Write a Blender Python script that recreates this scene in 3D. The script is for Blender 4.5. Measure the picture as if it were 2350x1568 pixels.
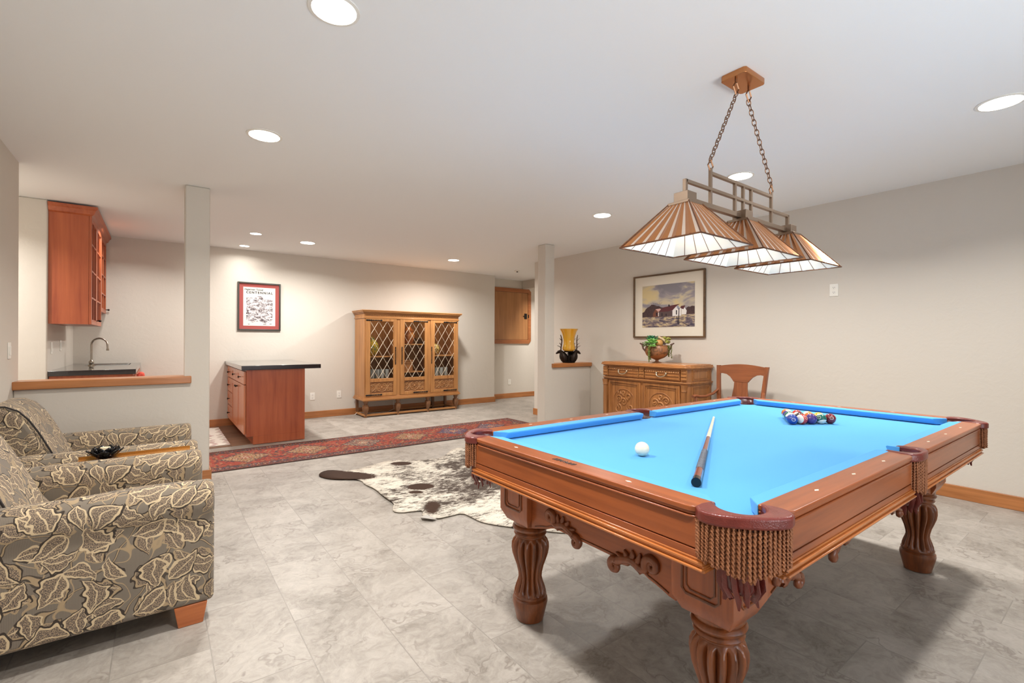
import bpy, math, random
from mathutils import Vector, Matrix
R_ = math.radians; PI = math.pi
sin, cos = math.sin, math.cos
random.seed(7)
for o in list(bpy.data.objects): bpy.data.objects.remove(o)
SC = bpy.context.scene; COL = SC.collection

# ------------------------------------------------------------------ camera, world, exposure
H, XR, YB, YC, YR = 2.559, 5.098, 7.942, 4.905, 8.285
A, ROLL = .93, .0039
Fv = Vector((cos(A), sin(A), 0)); Rv = Vector((sin(A), -cos(A), 0)); Zv = Vector((0, 0, 1))
cx_ = Rv*cos(ROLL) + Zv*sin(ROLL); cy_ = Zv*cos(ROLL) - Rv*sin(ROLL); cz_ = -Fv
cam = bpy.data.cameras.new('camera'); camo = bpy.data.objects.new('camera', cam); COL.objects.link(camo)
M = Matrix.Identity(4)
for i in range(3):
    M[i][0] = cx_[i]; M[i][1] = cy_[i]; M[i][2] = cz_[i]
M[2][3] = 1.24
camo.matrix_world = M
cam.sensor_width = 36; cam.lens = 1091.4/2350*36; cam.shift_y = -1.9/2350; cam.clip_start = .05
SC.camera = camo
SC.view_settings.view_transform = 'Standard'; SC.view_settings.look = 'None'
SC.view_settings.exposure = 0.15; SC.view_settings.gamma = 1
wd = bpy.data.worlds.new('world'); SC.world = wd; wd.use_nodes = True
wd.node_tree.nodes['Background'].inputs[0].default_value = (.75, .87, 1, 1)
wd.node_tree.nodes['Background'].inputs[1].default_value = 1.0

def alight(name, loc, power, size, color=(1, .93, .84), rot=(0, 0, 0), shape='DISK', size_y=None, spread=140):
    l = bpy.data.lights.new(name, 'AREA'); l.energy = power; l.size = size; l.shape = shape; l.color = color
    l.spread = R_(spread)
    if size_y: l.size_y = size_y
    o = bpy.data.objects.new(name, l); COL.objects.link(o); o.location = loc; o.rotation_euler = rot
    return o
PW = 22.5
# added fill lamp outside the rear window, aimed up to brighten the ceiling
alight('ceiling_fill', (1.2, -2.35, .75), 40, 3.4, (.95, .98, 1), (R_(90+34), 0, 0), 'RECTANGLE', .8, 100)
# daylight coming in through the big window of the wall behind the camera
alight('window_daylight', (1.7, -2.05, 1.35), 8, 3.0, (.80, .90, 1), (R_(90), 0, 0), 'RECTANGLE', 1.9, 180)

# ------------------------------------------------------------------ materials
class NT:
    def __init__(s, name, rough=.5, metal=0, spec=None):
        s.mat = bpy.data.materials.new(name); s.mat.use_nodes = True; s.t = s.mat.node_tree
        s.b = s.t.nodes['Principled BSDF']; s.b.inputs['Roughness'].default_value = rough; s.b.inputs['Metallic'].default_value = metal
        if spec is not None: s.b.inputs['Specular IOR Level'].default_value = spec
    def n(s, typ, **kw):
        nd = s.t.nodes.new(typ)
        for k, v in kw.items(): setattr(nd, k, v)
        return nd
    def put(s, inp, v):
        if v is None: return
        if isinstance(v, bpy.types.NodeSocket): s.t.links.new(v, inp)
        else:
            if isinstance(v, (tuple, list)) and len(v) == 3 and inp.type == 'RGBA': v = (*v, 1)
            inp.default_value = v
    def m(s, op, a, b=None, c=None, clamp=False):
        nd = s.n('ShaderNodeMath', operation=op, use_clamp=clamp)
        s.put(nd.inputs[0], a); s.put(nd.inputs[1], b); s.put(nd.inputs[2], c)
        return nd.outputs[0]
    def obj(s): return s.n('ShaderNodeTexCoord').outputs['Object']
    def uv(s): return s.n('ShaderNodeTexCoord').outputs['UV']
    def map(s, v, scale=(1, 1, 1), loc=(0, 0, 0), rot=(0, 0, 0)):
        nd = s.n('ShaderNodeMapping'); s.put(nd.inputs[0], v); s.put(nd.inputs[1], loc); s.put(nd.inputs[2], rot); s.put(nd.inputs[3], scale)
        return nd.outputs[0]
    def sep(s, v):
        nd = s.n('ShaderNodeSeparateXYZ'); s.put(nd.inputs[0], v); return nd.outputs
    def comb(s, x, y, z):
        nd = s.n('ShaderNodeCombineXYZ'); s.put(nd.inputs[0], x); s.put(nd.inputs[1], y); s.put(nd.inputs[2], z); return nd.outputs[0]
    def noise(s, v, scale, detail=3, rough=.5, dist=0, dim='3D'):
        nd = s.n('ShaderNodeTexNoise', noise_dimensions=dim); s.put(nd.inputs['Vector'], v); nd.inputs['Scale'].default_value = scale
        nd.inputs['Detail'].default_value = detail; nd.inputs['Roughness'].default_value = rough; nd.inputs['Distortion'].default_value = dist
        return nd.outputs
    def vor(s, v, scale, feature='F1', rnd=1, dim='3D'):
        nd = s.n('ShaderNodeTexVoronoi', voronoi_dimensions=dim, feature=feature); s.put(nd.inputs['Vector'], v)
        nd.inputs['Scale'].default_value = scale; nd.inputs['Randomness'].default_value = rnd
        return nd.outputs
    def ramp(s, f, stops, interp='LINEAR'):
        nd = s.n('ShaderNodeValToRGB'); cr = nd.color_ramp; cr.interpolation = interp
        while len(cr.elements) < len(stops): cr.elements.new(1)
        for e, (p, c) in zip(cr.elements, stops):
            e.position = p; e.color = (*c, 1) if len(c) == 3 else c
        s.put(nd.inputs[0], f); return nd.outputs[0]
    def mix(s, f, a, b, mode='MIX'):
        nd = s.n('ShaderNodeMix', data_type='RGBA', blend_type=mode); s.put(nd.inputs[0], f); s.put(nd.inputs[6], a); s.put(nd.inputs[7], b)
        return nd.outputs[2]
    def col(s, v): s.put(s.b.inputs['Base Color'], v); return s
    def bump(s, h, strength=.2, dist=.01):
        nd = s.n('ShaderNodeBump'); nd.inputs['Strength'].default_value = strength; nd.inputs['Distance'].default_value = dist
        s.put(nd.inputs['Height'], h); s.t.links.new(nd.outputs[0], s.b.inputs['Normal']); return s
    def lt(s, a, b): return s.m('LESS_THAN', a, b)
    def gt(s, a, b): return s.m('GREATER_THAN', a, b)
    def emit(s, c, st): s.put(s.b.inputs['Emission Color'], c); s.b.inputs['Emission Strength'].default_value = st; return s

def srgb(r, g, b):
    f = lambda c: (c/255/12.92 if c/255 <= .04045 else ((c/255+.055)/1.055)**2.4)
    return (f(r), f(g), f(b))
MC = {}
def plain(name, c, rough=.5, metal=0, emit=0, spec=None, coat=0):
    if name in MC: return MC[name]
    t = NT(name, rough, metal, spec).col(srgb(*c))
    if emit: t.emit(srgb(*c), emit)
    if coat: t.b.inputs['Coat Weight'].default_value = coat
    MC[name] = t.mat; return t.mat
def wood(name, c1, c2, axis='X', rough=.35, grain=1.0, coat=0.2):
    key = name+axis
    if key in MC: return MC[key]
    t = NT(key, rough); v = t.obj()
    st = {'X': (1.2, 22, 22), 'Y': (22, 1.2, 22), 'Z': (22, 22, 1.2)}[axis]
    v2 = t.map(v, tuple(q*grain for q in st))
    n1 = t.noise(v2, 1.0, 5, .6, .6)[0]; n2 = t.noise(t.map(v, tuple(q*4*grain for q in st)), 1.0, 2, .5)[0]
    n3 = t.noise(v, 2.5, 2)[0]
    f = t.m('ADD', t.m('MULTIPLY', n1, .65), t.m('ADD', t.m('MULTIPLY', n2, .2), t.m('MULTIPLY', n3, .25)))
    t.col(t.ramp(f, [(.36, srgb(*c2)), (.5, tuple((a+b)/2 for a, b in zip(srgb(*c1), srgb(*c2)))), (.68, srgb(*c1))]))
    t.b.inputs['Coat Weight'].default_value = coat; t.b.inputs['Coat Roughness'].default_value = .15
    t.bump(f, .12, .002)
    MC[key] = t.mat; return t.mat
def table_wood(ax): return wood('table_oak', (164, 88, 44), (120, 58, 26), ax, .3)
def cherry(ax): return wood('cherry', (186, 98, 56), (146, 64, 34), ax, .4, .6)
def oak(ax): return wood('display_oak', (190, 134, 78), (142, 92, 48), ax, .42)
def side_oak(ax): return wood('sideboard_oak', (176, 118, 66), (116, 70, 34), ax, .4)
def trim_oak(ax): return wood('trim_oak', (190, 124, 70), (146, 88, 44), ax, .4)
def chair_wood(ax): return wood('chair_oak', (150, 86, 48), (104, 54, 28), ax, .4)

def wall_mat():
    t = NT('wall_plaster', .85); v = t.obj()
    n = t.noise(v, 1.2, 2)[0]
    t.col(t.mix(t.m('MULTIPLY', n, .5), srgb(212, 204, 192), srgb(207, 198, 185)))
    b = t.m('ADD', t.noise(v, 9, 4, .6, 1.2)[0], t.m('MULTIPLY', t.noise(v, 45, 2)[0], .25))
    t.bump(b, .3, .006); return t.mat
def ceil_mat():
    t = NT('ceiling_paint', .9); v = t.obj(); t.col(srgb(240, 240, 238))
    t.bump(t.noise(v, 14, 4, .6, 1)[0], .15, .004); return t.mat
def floor_mat():
    t = NT('stone_tile', .42); v = t.obj(); x, y, z = t.sep(v)
    w = t.comb(t.m('SUBTRACT', y, 1.63), t.m('SUBTRACT', x, 1.425), 0)
    br = t.n('ShaderNodeTexBrick'); t.put(br.inputs['Vector'], w); br.offset = .5
    br.inputs['Color1'].default_value = (0, 0, 0, 1); br.inputs['Color2'].default_value = (1, 1, 1, 1); br.inputs['Mortar'].default_value = (.5, .5, .5, 1)
    br.inputs['Scale'].default_value = 1; br.inputs['Mortar Size'].default_value = .0022; br.inputs['Mortar Smooth'].default_value = .1
    br.inputs['Bias'].default_value = 0; br.inputs['Brick Width'].default_value = .62; br.inputs['Row Height'].default_value = .3125
    rnd = br.outputs['Color']; mortar = br.outputs['Fac']
    ro = t.m('MULTIPLY', rnd, 37.0)
    p = t.comb(t.m('ADD', x, ro), t.m('ADD', y, t.m('MULTIPLY', ro, .7)), ro)
    warp = t.noise(p, 2.2, 4, .6)[1]
    pw = t.n('ShaderNodeVectorMath', operation='ADD'); t.put(pw.inputs[0], p)
    sc = t.n('ShaderNodeVectorMath', operation='SCALE'); t.put(sc.inputs[0], warp); sc.inputs['Scale'].default_value = .55; t.t.links.new(sc.outputs[0], pw.inputs[1])
    big = t.noise(pw.outputs[0], 3.2, 6, .68)[0]
    fine = t.noise(pw.outputs[0], 26, 5, .75)[0]
    vn = t.noise(t.map(pw.outputs[0], (1, 1, 1)), 4.5, 4, .55)[0]
    vein = t.m('ABSOLUTE', t.m('SUBTRACT', vn, .5))
    vein = t.m('SUBTRACT', 1, t.m('MULTIPLY', vein, 42, clamp=True), clamp=True)
    vein = t.m('MULTIPLY', vein, t.ramp(t.noise(p, 3.1, 2)[0], [(.45, (0, 0, 0)), (.6, (1, 1, 1))]))
    f = t.m('ADD', t.m('MULTIPLY', big, .6), t.m('MULTIPLY', fine, .4))
    c = t.ramp(f, [(.34, srgb(120, 112, 102)), (.43, srgb(148, 140, 130)), (.53, srgb(165, 157, 147)), (.66, srgb(180, 172, 162))])
    tone = t.m('ADD', .96, t.m('MULTIPLY', rnd, .06)); tc = t.comb(tone, tone, tone)
    c = t.mix(1, c, tc, 'MULTIPLY')
    c = t.mix(t.m('MULTIPLY', vein, .6), c, srgb(112, 102, 92))
    c = t.mix(t.m('MULTIPLY', mortar, .65), c, srgb(132, 126, 117))
    t.col(c); t.bump(t.m('SUBTRACT', f, t.m('MULTIPLY', mortar, .6)), .2, .003)
    t.put(t.b.inputs['Roughness'], t.m('ADD', .34, t.m('MULTIPLY', fine, .25))); return t.mat
def plank_mat():
    t = NT('dark_plank', .45); v = t.obj(); x, y, z = t.sep(v)
    br = t.n('ShaderNodeTexBrick'); t.put(br.inputs['Vector'], v); br.offset = .37
    br.inputs['Color1'].default_value = (0, 0, 0, 1); br.inputs['Color2'].default_value = (1, 1, 1, 1); br.inputs['Mortar'].default_value = (0, 0, 0, 1)
    br.inputs['Scale'].default_value = 1; br.inputs['Mortar Size'].default_value = .002; br.inputs['Brick Width'].default_value = 1.1; br.inputs['Row Height'].default_value = .15
    n = t.noise(t.map(v, (2, 30, 1)), 1, 4, .6, .5)[0]
    c = t.ramp(t.m('ADD', t.m('MULTIPLY', n, .7), t.m('MULTIPLY', br.outputs['Color'], .3)), [(.3, srgb(84, 58, 42)), (.7, srgb(140, 105, 80))])
    t.col(t.mix(br.outputs['Fac'], c, srgb(50, 34, 25))); return t.mat
def felt_mat():
    t = NT('blue_cloth', .95, spec=.1); v = t.obj()
    n = t.noise(v, 900, 1)[0]
    t.col(t.mix(n, srgb(80, 158, 220), srgb(94, 168, 228)))
    t.b.inputs['Sheen Weight'].default_value = .25; t.b.inputs['Sheen Tint'].default_value = (.5, .8, 1, 1)
    t.bump(n, .08, .001); return t.mat
def leather_mat(name='burgundy_leather', c1=(128, 54, 44), c2=(84, 30, 26)):
    t = NT(name, .3); v = t.obj(); n = t.noise(v, 30, 3)[0]
    t.col(t.mix(n, srgb(*c2), srgb(*c1))); t.bump(t.vor(v, 260)[0], .25, .0015); return t.mat
def rope_mat():
    t = NT('brown_cord', .75); v = t.obj(); n = t.noise(v, 60, 2)[0]
    t.col(t.mix(n, srgb(112, 64, 38), srgb(176, 116, 76))); return t.mat

def leaf(t, uv, scale, off, ca, lw=.2, ln=.44):
    """one layer of curved, lobed leaves; returns (mask colour, mask)"""
    p = t.map(uv, (scale, scale, 1), (off, off*1.7, 0))
    nz = t.noise(p, 2.3, 2, dim='2D')[1]
    wv = t.n('ShaderNodeVectorMath', operation='MULTIPLY_ADD'); t.put(wv.inputs[0], nz); wv.inputs[1].default_value = (.22, .22, 0); t.put(wv.inputs[2], p); p = wv.outputs[0]
    vo = t.vor(p, 1, 'F1', .55, '2D'); pos = vo['Position']; colr = vo['Color']
    d = t.n('ShaderNodeVectorMath', operation='SUBTRACT'); t.put(d.inputs[0], p); t.put(d.inputs[1], pos)
    r, g, b = t.sep(colr)
    ro = t.n('ShaderNodeVectorRotate', rotation_type='Z_AXIS'); t.put(ro.inputs['Vector'], d.outputs[0]); t.put(ro.inputs['Angle'], t.m('MULTIPLY', r, 6.283))
    x, y, _ = t.sep(ro.outputs[0])
    xn = t.m('DIVIDE', x, ln); x2 = t.m('MULTIPLY', xn, xn)
    cv = t.m('MULTIPLY', t.m('SUBTRACT', g, .5), .55)
    y2 = t.m('ADD', y, t.m('MULTIPLY', t.m('SUBTRACT', x2, .3), cv))
    lob = t.m('ADD', 1, t.m('MULTIPLY', t.m('SINE', t.m('MULTIPLY', x, 24)), t.m('MULTIPLY', t.gt(b, .45), .14)))
    wid = t.m('MULTIPLY', t.m('ADD', lw, t.m('MULTIPLY', b, .09)), t.m('MULTIPLY', lob, t.m('ADD', 1, t.m('MULTIPLY', xn, -.45))))
    f = t.m('ADD', t.m('DIVIDE', t.m('ABSOLUTE', y2), wid), t.m('SUBTRACT', x2, 1))
    inside = t.lt(f, -.2); band = t.lt(f, 0); dk = t.m('MULTIPLY', t.lt(f, .17), t.gt(t.m('ADD', y2, t.m('MULTIPLY', t.m('SUBTRACT', g, .4), .6)), 0))
    rib = t.m('MULTIPLY', t.lt(t.m('ABSOLUTE', t.m('ADD', y2, .012)), .016), t.lt(xn, .6))
    return inside, band, dk, rib, g
def fabric_mat():
    t = NT('leaf_upholstery', .9, spec=.15); uv = t.uv()
    x, y, _ = t.sep(uv)
    stripe = t.m('SINE', t.m('MULTIPLY', x, 1500))
    fn = t.noise(uv, 260, 2, .7, dim='2D')[0]
    base = t.mix(t.m('MULTIPLY', t.m('ADD', stripe, 1), .3), srgb(106, 98, 88), srgb(136, 126, 112))
    cream = srgb(206, 184, 148); cream2 = srgb(166, 144, 112); dark = srgb(34, 30, 30); tan = srgb(150, 130, 106)
    stip = t.m('GREATER_THAN', fn, .52)
    inner = t.mix(stip, srgb(80, 72, 68), srgb(170, 148, 120))
    # vines
    c = base
    for sc_, o_, wd_ in ((5.5, 3.1, .012), (8.5, 9.4, .010)):
        nv = t.noise(t.map(uv, (1, 1, 1), (o_, o_, 0)), sc_, 1, .4, dim='2D')[0]
        a = t.m('ABSOLUTE', t.m('SUBTRACT', nv, .5))
        c = t.mix(t.m('MULTIPLY', t.lt(t.m('ABSOLUTE', t.m('SUBTRACT', a, wd_*1.05)), wd_*.35), .8), c, dark if sc_ < 6 else cream2)
        c = t.mix(t.lt(a, wd_*.7), c, cream2)
    for sc_, o_, lw, cr in ((8.2, 4.3, .22, cream2), (7.6, 27.7, .18, cream), (6.6, 11.7, .22, cream)):
        ins, band, dk, rib, g = leaf(t, uv, sc_, o_, None, lw)
        c = t.mix(dk, c, dark); c = t.mix(band, c, cr); c = t.mix(ins, c, inner); c = t.mix(t.m('MULTIPLY', rib, ins), c, cream)
    c = t.mix(t.m('MULTIPLY', fn, .25), c, srgb(150, 130, 108))
    t.col(c); t.bump(t.m('ADD', t.m('MULTIPLY', stripe, .3), fn), .25, .0015)
    t.b.inputs['Sheen Weight'].default_value = .15; return t.mat
def runner_mat(L, W):
    t = NT('runner_pile', .95, spec=.1); v = t.obj(); x, y, _ = t.sep(v)
    q = t.m('FRACT', t.m('DIVIDE', t.m('ADD', x, L), .62)); ci = t.m('FLOOR', t.m('DIVIDE', t.m('ADD', x, L), .62))
    lx = t.m('MULTIPLY', t.m('SUBTRACT', q, .5), .62)
    dia = t.m('ADD', t.m('ABSOLUTE', lx), t.m('MULTIPLY', t.m('ABSOLUTE', y), .95))
    vo = t.vor(t.map(v, (1, 1, 0)), 46, 'F1', .9, '2D'); cell = t.sep(vo['Color'])
    vo2 = t.vor(t.map(v, (1.3, 1, 0)), 74, 'F1', .9, '2D'); cell2 = t.sep(vo2['Color'])
    red = srgb(146, 56, 44); navy = srgb(46, 44, 58); blue = srgb(74, 82, 104); gold = srgb(150, 120, 84); crm = srgb(178, 158, 132); brn = srgb(74, 50, 44); rose = srgb(160, 84, 70)
    fld = t.ramp(cell[0], [(0, red), (.5, srgb(138, 40, 34)), (.62, rose), (.72, navy), (.82, brn), (.92, gold)], 'CONSTANT')
    hsh = t.m('FRACT', t.m('MULTIPLY', t.m('SINE', t.m('MULTIPLY', ci, 12.9)), 43.7))
    medc = t.ramp(hsh, [(0, blue), (.3, gold), (.55, srgb(116, 104, 92)), (.75, srgb(58, 70, 104))], 'CONSTANT')
    med = t.mix(t.gt(cell2[0], .62), medc, t.ramp(cell2[1], [(0, crm), (.35, navy), (.65, red)], 'CONSTANT'))
    zig = t.m('ADD', dia, t.m('MULTIPLY', t.m('SUBTRACT', cell2[2], .5), .05))
    c = t.mix(t.lt(zig, .225), fld, med)
    c = t.mix(t.m('MULTIPLY', t.lt(zig, .25), t.gt(zig, .225)), c, navy)
    c = t.mix(t.lt(zig, .07), c, t.mix(t.gt(cell2[0], .5), red, crm))
    ay = t.m('ABSOLUTE', y); ax = t.m('ABSOLUTE', x)
    e = t.m('MAXIMUM', t.m('SUBTRACT', ay, W/2), t.m('SUBTRACT', ax, L/2))
    bord = t.ramp(cell2[0], [(0, navy), (.38, brn), (.55, red), (.7, srgb(120, 96, 72)), (.82, blue), (.93, crm)], 'CONSTANT')
    c = t.mix(t.gt(e, -.15), c, bord)
    for a_, b_, cc in ((-.16, -.145, brn), (-.045, -.03, srgb(110, 52, 42)), (-.018, .1, srgb(52, 40, 42))):
        c = t.mix(t.m('MULTIPLY', t.gt(e, a_), t.lt(e, b_)), c, cc)
    c = t.mix(.35, c, t.mix(t.noise(v, 90, 3, .7)[0], srgb(60, 44, 42), srgb(150, 110, 92)))
    t.col(c); t.bump(t.noise(v, 220, 2)[0], .4, .003); return t.mat
def kitchen_rug_mat():
    t = NT('cream_rug_pile', .95, spec=.1); v = t.obj()
    vo = t.vor(t.map(v, (5, 12, 0)), 1.4, 'F1', .5, '2D')
    c = t.mix(t.lt(vo[0], .22), srgb(226, 220, 208), t.mix(t.gt(t.sep(vo['Color'])[0], .5), srgb(150, 130, 110), srgb(150, 92, 92)))
    t.col(c); return t.mat
def hide_mat():
    t = NT('cowhide_hair', .8, spec=.2); v = t.obj(); x, y, _ = t.sep(v)
    vs = t.map(v, (9, 22, 1), (0, 0, 0), (0, 0, R_(30)))
    n = t.noise(vs, 1.5, 6, .78, .5)[0]; n2 = t.noise(t.map(v, (45, 120, 1), (0, 0, 0), (0, 0, R_(30))), 1.5, 3, .7)[0]
    def blob(px, py, rx, ry, rot=0):
        m_ = t.map(v, (1, 1, 1), (-px, -py, 0)); r_ = t.n('ShaderNodeVectorRotate', rotation_type='Z_AXIS'); t.put(r_.inputs['Vector'], m_); r_.inputs['Angle'].default_value = -rot
        a, b, _z = t.sep(r_.outputs[0]); a = t.m('DIVIDE', a, rx); b = t.m('DIVIDE', b, ry)
        return t.m('SQRT', t.m('ADD', t.m('MULTIPLY', a, a), t.m('MULTIPLY', b, b)))
    big = t.m('ADD', blob(2.5, 3.7, 1.15, .95, .6), t.m('MULTIPLY', t.m('SUBTRACT', t.noise(v, 3.2, 3)[0], .5), 1.6))
    dens = t.m('SUBTRACT', 1.0, big, clamp=True)
    edge = blob(2.3, 3.5, 1.35, 1.15)
    f = t.m('ADD', t.m('ADD', n, t.m('MULTIPLY', t.m('SUBTRACT', t.noise(v, 4, 4, .6)[0], .5), .62)), t.m('ADD', t.m('MULTIPLY', dens, .26), t.m('MULTIPLY', t.m('SUBTRACT', n2, .5), .32)))
    dk = t.ramp(f, [(.50, (0, 0, 0)), (.66, (1, 1, 1))])
    c = t.mix(dk, t.mix(n, srgb(226, 219, 206), srgb(206, 194, 174)), srgb(72, 60, 52))
    brown = srgb(62, 42, 30)
    for px, py, rx, ry, ro in ((1.33, 4.38, .36, .14, -.75), (1.22, 4.50, .18, .18, 0), (1.95, 4.45, .11, .07, -.64), (1.776, 3.66, .115, .09, -.64), (1.68, 3.545, .06, .04, -.64), (1.63, 3.16, .055, .15, -.5)):
        bl = t.m('ADD', blob(px, py, rx, ry, ro), t.m('MULTIPLY', t.m('SUBTRACT', n, .5), 3.2 if px == 1.63 else 1.1))
        c = t.mix(t.lt(bl, .95), c, brown)
    t.col(c); t.bump(n2, .4, .004); return t.mat
def carpet_shadowless(): pass
WALL = wall_mat(); CEIL = ceil_mat(); FLOOR = floor_mat(); PLANK = plank_mat(); FELT = felt_mat(); LEATHER = leather_mat()
DLEATHER = leather_mat('dark_leather', (84, 26, 30), (50, 14, 18)); ROPE = rope_mat(); FABRIC = fabric_mat()
BRONZE = plain('dark_bronze', (52, 42, 36), .45, .8); IRON = plain('black_iron', (30, 27, 25), .5, .6)
NICKEL = plain('brushed_nickel', (170, 160, 146), .28, 1); STEEL = plain('stainless', (190, 190, 186), .25, 1)
BRASS = plain('brass', (206, 166, 92), .25, 1); COPPER = plain('copper_bronze', (196, 134, 86), .26, .9)
FIXMETAL = plain('brushed_bronze', (150, 130, 112), .38, .9); WHITE = plain('white_plastic', (236, 232, 222), .4)
BLACKSTONE = plain('black_counter', (34, 34, 38), .16, coat=.8); LINER = plain('white_liner', (240, 232, 216), .6)
EBONY = plain('gloss_black', (12, 12, 14), .12); LEAD = plain('lead_came', (206, 190, 166), .5, .3)
INLAY = plain('pearl_inlay', (236, 226, 206), .3)
def glass_mat(name, c=(230, 235, 232), alpha=.16, rough=.05):
    t = NT(name, rough).col(srgb(*c)); t.b.inputs['Alpha'].default_value = alpha; return t.mat
PANE = glass_mat('cabinet_glass', (60, 56, 48), .10, .02)
PANE.node_tree.nodes['Principled BSDF'].inputs['Specular IOR Level'].default_value = .2

# ------------------------------------------------------------------ mesh builder
class MB:
    def __init__(s): s.v = []; s.f = []; s.uv = []
    def add(s, vs, fs, uvs=None):
        o = len(s.v); s.v += [tuple(p) for p in vs]
        for i, f in enumerate(fs):
            s.f.append(tuple(o+k for k in f)); s.uv.append(uvs[i] if uvs else None)
        return s
    def box(s, x0, x1, y0, y1, z0, z1):
        return s.add([(x0, y0, z0), (x1, y0, z0), (x1, y1, z0), (x0, y1, z0), (x0, y0, z1), (x1, y0, z1), (x1, y1, z1), (x0, y1, z1)],
                     [(0, 3, 2, 1), (4, 5, 6, 7), (0, 1, 5, 4), (1, 2, 6, 5), (2, 3, 7, 6), (3, 0, 4, 7)])
    def prism(s, poly, t0, t1, axis='Z', side_uv=False):
        """poly is 2D; axis Z -> (x,y); X -> (y,z); Y -> (x,z). Extruded t0..t1"""
        a = sum(poly[i][0]*poly[(i+1) % len(poly)][1]-poly[(i+1) % len(poly)][0]*poly[i][1] for i in range(len(poly)))
        if (a < 0) != (axis == 'Y'): poly = poly[::-1]
        P = {'Z': lambda p, t: (p[0], p[1], t), 'X': lambda p, t: (t, p[0], p[1]), 'Y': lambda p, t: (p[0], t, p[1])}[axis]
        n = len(poly); vs = [P(p, t0) for p in poly]+[P(p, t1) for p in poly]
        fs = [tuple(range(n-1, -1, -1)), tuple(range(n, 2*n))]
        uvs = [[(poly[i][0], poly[i][1]) for i in range(n-1, -1, -1)], [(p[0]+.37, p[1]+.21) for p in poly]]
        arc = [0]
        for i in range(n): arc.append(arc[-1]+math.dist(poly[i], poly[(i+1) % n]))
        for i in range(n):
            j = (i+1) % n; fs.append((i, j, n+j, n+i)); uvs.append([(t0, arc[i]), (t0, arc[i+1]), (t1, arc[i+1]), (t1, arc[i])])
        return s.add(vs, fs, uvs)
    def lathe(s, prof, seg=24, c=(0, 0, 0), flute=None, cap=True):
        """prof: [(r,z)]; flute: (count, depth, z0, z1)"""
        vs = []
        for r, z in prof:
            for k in range(seg):
                th = 2*PI*k/seg; rr = r
                if flute and flute[2] < z < flute[3]:
                    e = min(1, min(z-flute[2], flute[3]-z)/.02)
                    rr = r*(1-flute[1]*e*(1-abs(sin(th*flute[0]/2))))
                vs.append((c[0]+rr*cos(th), c[1]+rr*sin(th), c[2]+z))
        fs = []
        for i in range(len(prof)-1):
            for k in range(seg):
                k2 = (k+1) % seg; fs.append((i*seg+k, i*seg+k2, (i+1)*seg+k2, (i+1)*seg+k))
        if cap: fs.append(tuple(range(seg-1, -1, -1))); fs.append(tuple((len(prof)-1)*seg+k for k in range(seg)))
        return s.add(vs, fs)
    def tube(s, path, r, seg=8, closed=False, sq=1.0):
        path = [Vector(p) for p in path]; n = len(path); rs = r if isinstance(r, (list, tuple)) else [r]*n
        vs = []; up = None
        for i, p in enumerate(path):
            if closed: d = path[(i+1) % n]-path[i-1]
            else: d = path[min(i+1, n-1)]-path[max(i-1, 0)]
            if d.length < 1e-9: d = Vector((0, 0, 1))
            d.normalize()
            if up is None: up = Vector((0, 0, 1)) if abs(d.z) < .9 else Vector((1, 0, 0))
            a = up - d*up.dot(d)
            if a.length < 1e-5: a = d.orthogonal()
            a.normalize(); up = a; b = d.cross(a)
            for k in range(seg):
                th = 2*PI*k/seg; vs.append(p+a*cos(th)*rs[i]*sq+b*sin(th)*rs[i])
        fs = []
        for i in range(n if closed else n-1):
            j = (i+1) % n
            for k in range(seg):
                k2 = (k+1) % seg; fs.append((i*seg+k, i*seg+k2, j*seg+k2, j*seg+k))
        if not closed: fs.append(tuple(range(seg-1, -1, -1))); fs.append(tuple((n-1)*seg+k for k in range(seg)))
        return s.add(vs, fs)
    def sphere(s, c, r, seg=16, rings=10, sc=(1, 1, 1)):
        vs = [(c[0], c[1], c[2]-r*sc[2])]
        for i in range(1, rings):
            ph = -PI/2+PI*i/rings
            for k in range(seg):
                th = 2*PI*k/seg; vs.append((c[0]+r*sc[0]*cos(ph)*cos(th), c[1]+r*sc[1]*cos(ph)*sin(th), c[2]+r*sc[2]*sin(ph)))
        vs.append((c[0], c[1], c[2]+r*sc[2])); fs = []
        for k in range(seg): fs.append((0, 1+(k+1) % seg, 1+k))
        for i in range(rings-2):
            for k in range(seg):
                a = 1+i*seg; b = a+seg; k2 = (k+1) % seg; fs.append((a+k, a+k2, b+k2, b+k))
        a = 1+(rings-2)*seg; t = len(vs)-1
        for k in range(seg): fs.append((a+k, a+(k+1) % seg, t))
        return s.add(vs, fs)
    def xf(s, m):
        s.v = [tuple(m @ Vector(p)) for p in s.v]; return s
    def build(s, name, mat, parent=None, smooth=None, bevel=0, seg=2, loc=None, kind=None, subsurf=0):
        me = bpy.data.meshes.new(name); me.from_pydata(s.v, [], s.f); me.materials.append(mat)
        if any(u for u in s.uv):
            ul = me.uv_layers.new(name='UVMap'); k = 0
            for pi, p in enumerate(me.polygons):
                for li in range(p.loop_total):
                    u = s.uv[pi]
                    if u: ul.data[p.loop_start+li].uv = u[li]
        me.validate()
        if smooth is not None:
            for p in me.polygons: p.use_smooth = True
            try: me.set_sharp_from_angle(angle=R_(smooth))
            except Exception: pass
        me.update()
        o = bpy.data.objects.new(name, me); COL.objects.link(o)
        if parent: o.parent = parent
        if loc: o.location = loc
        if bevel:
            b = o.modifiers.new('bevel', 'BEVEL'); b.width = bevel; b.segments = seg; b.limit_method = 'ANGLE'; b.angle_limit = R_(40); b.harden_normals = False
            if smooth is None:
                for p in me.polygons: p.use_smooth = True
                try: me.set_sharp_from_angle(angle=R_(50))
                except Exception: pass
        if subsurf:
            q = o.modifiers.new('sub', 'SUBSURF'); q.levels = subsurf; q.render_levels = subsurf
        if kind: o['kind'] = kind
        return o
def B(*a): return MB().box(*a)
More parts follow.
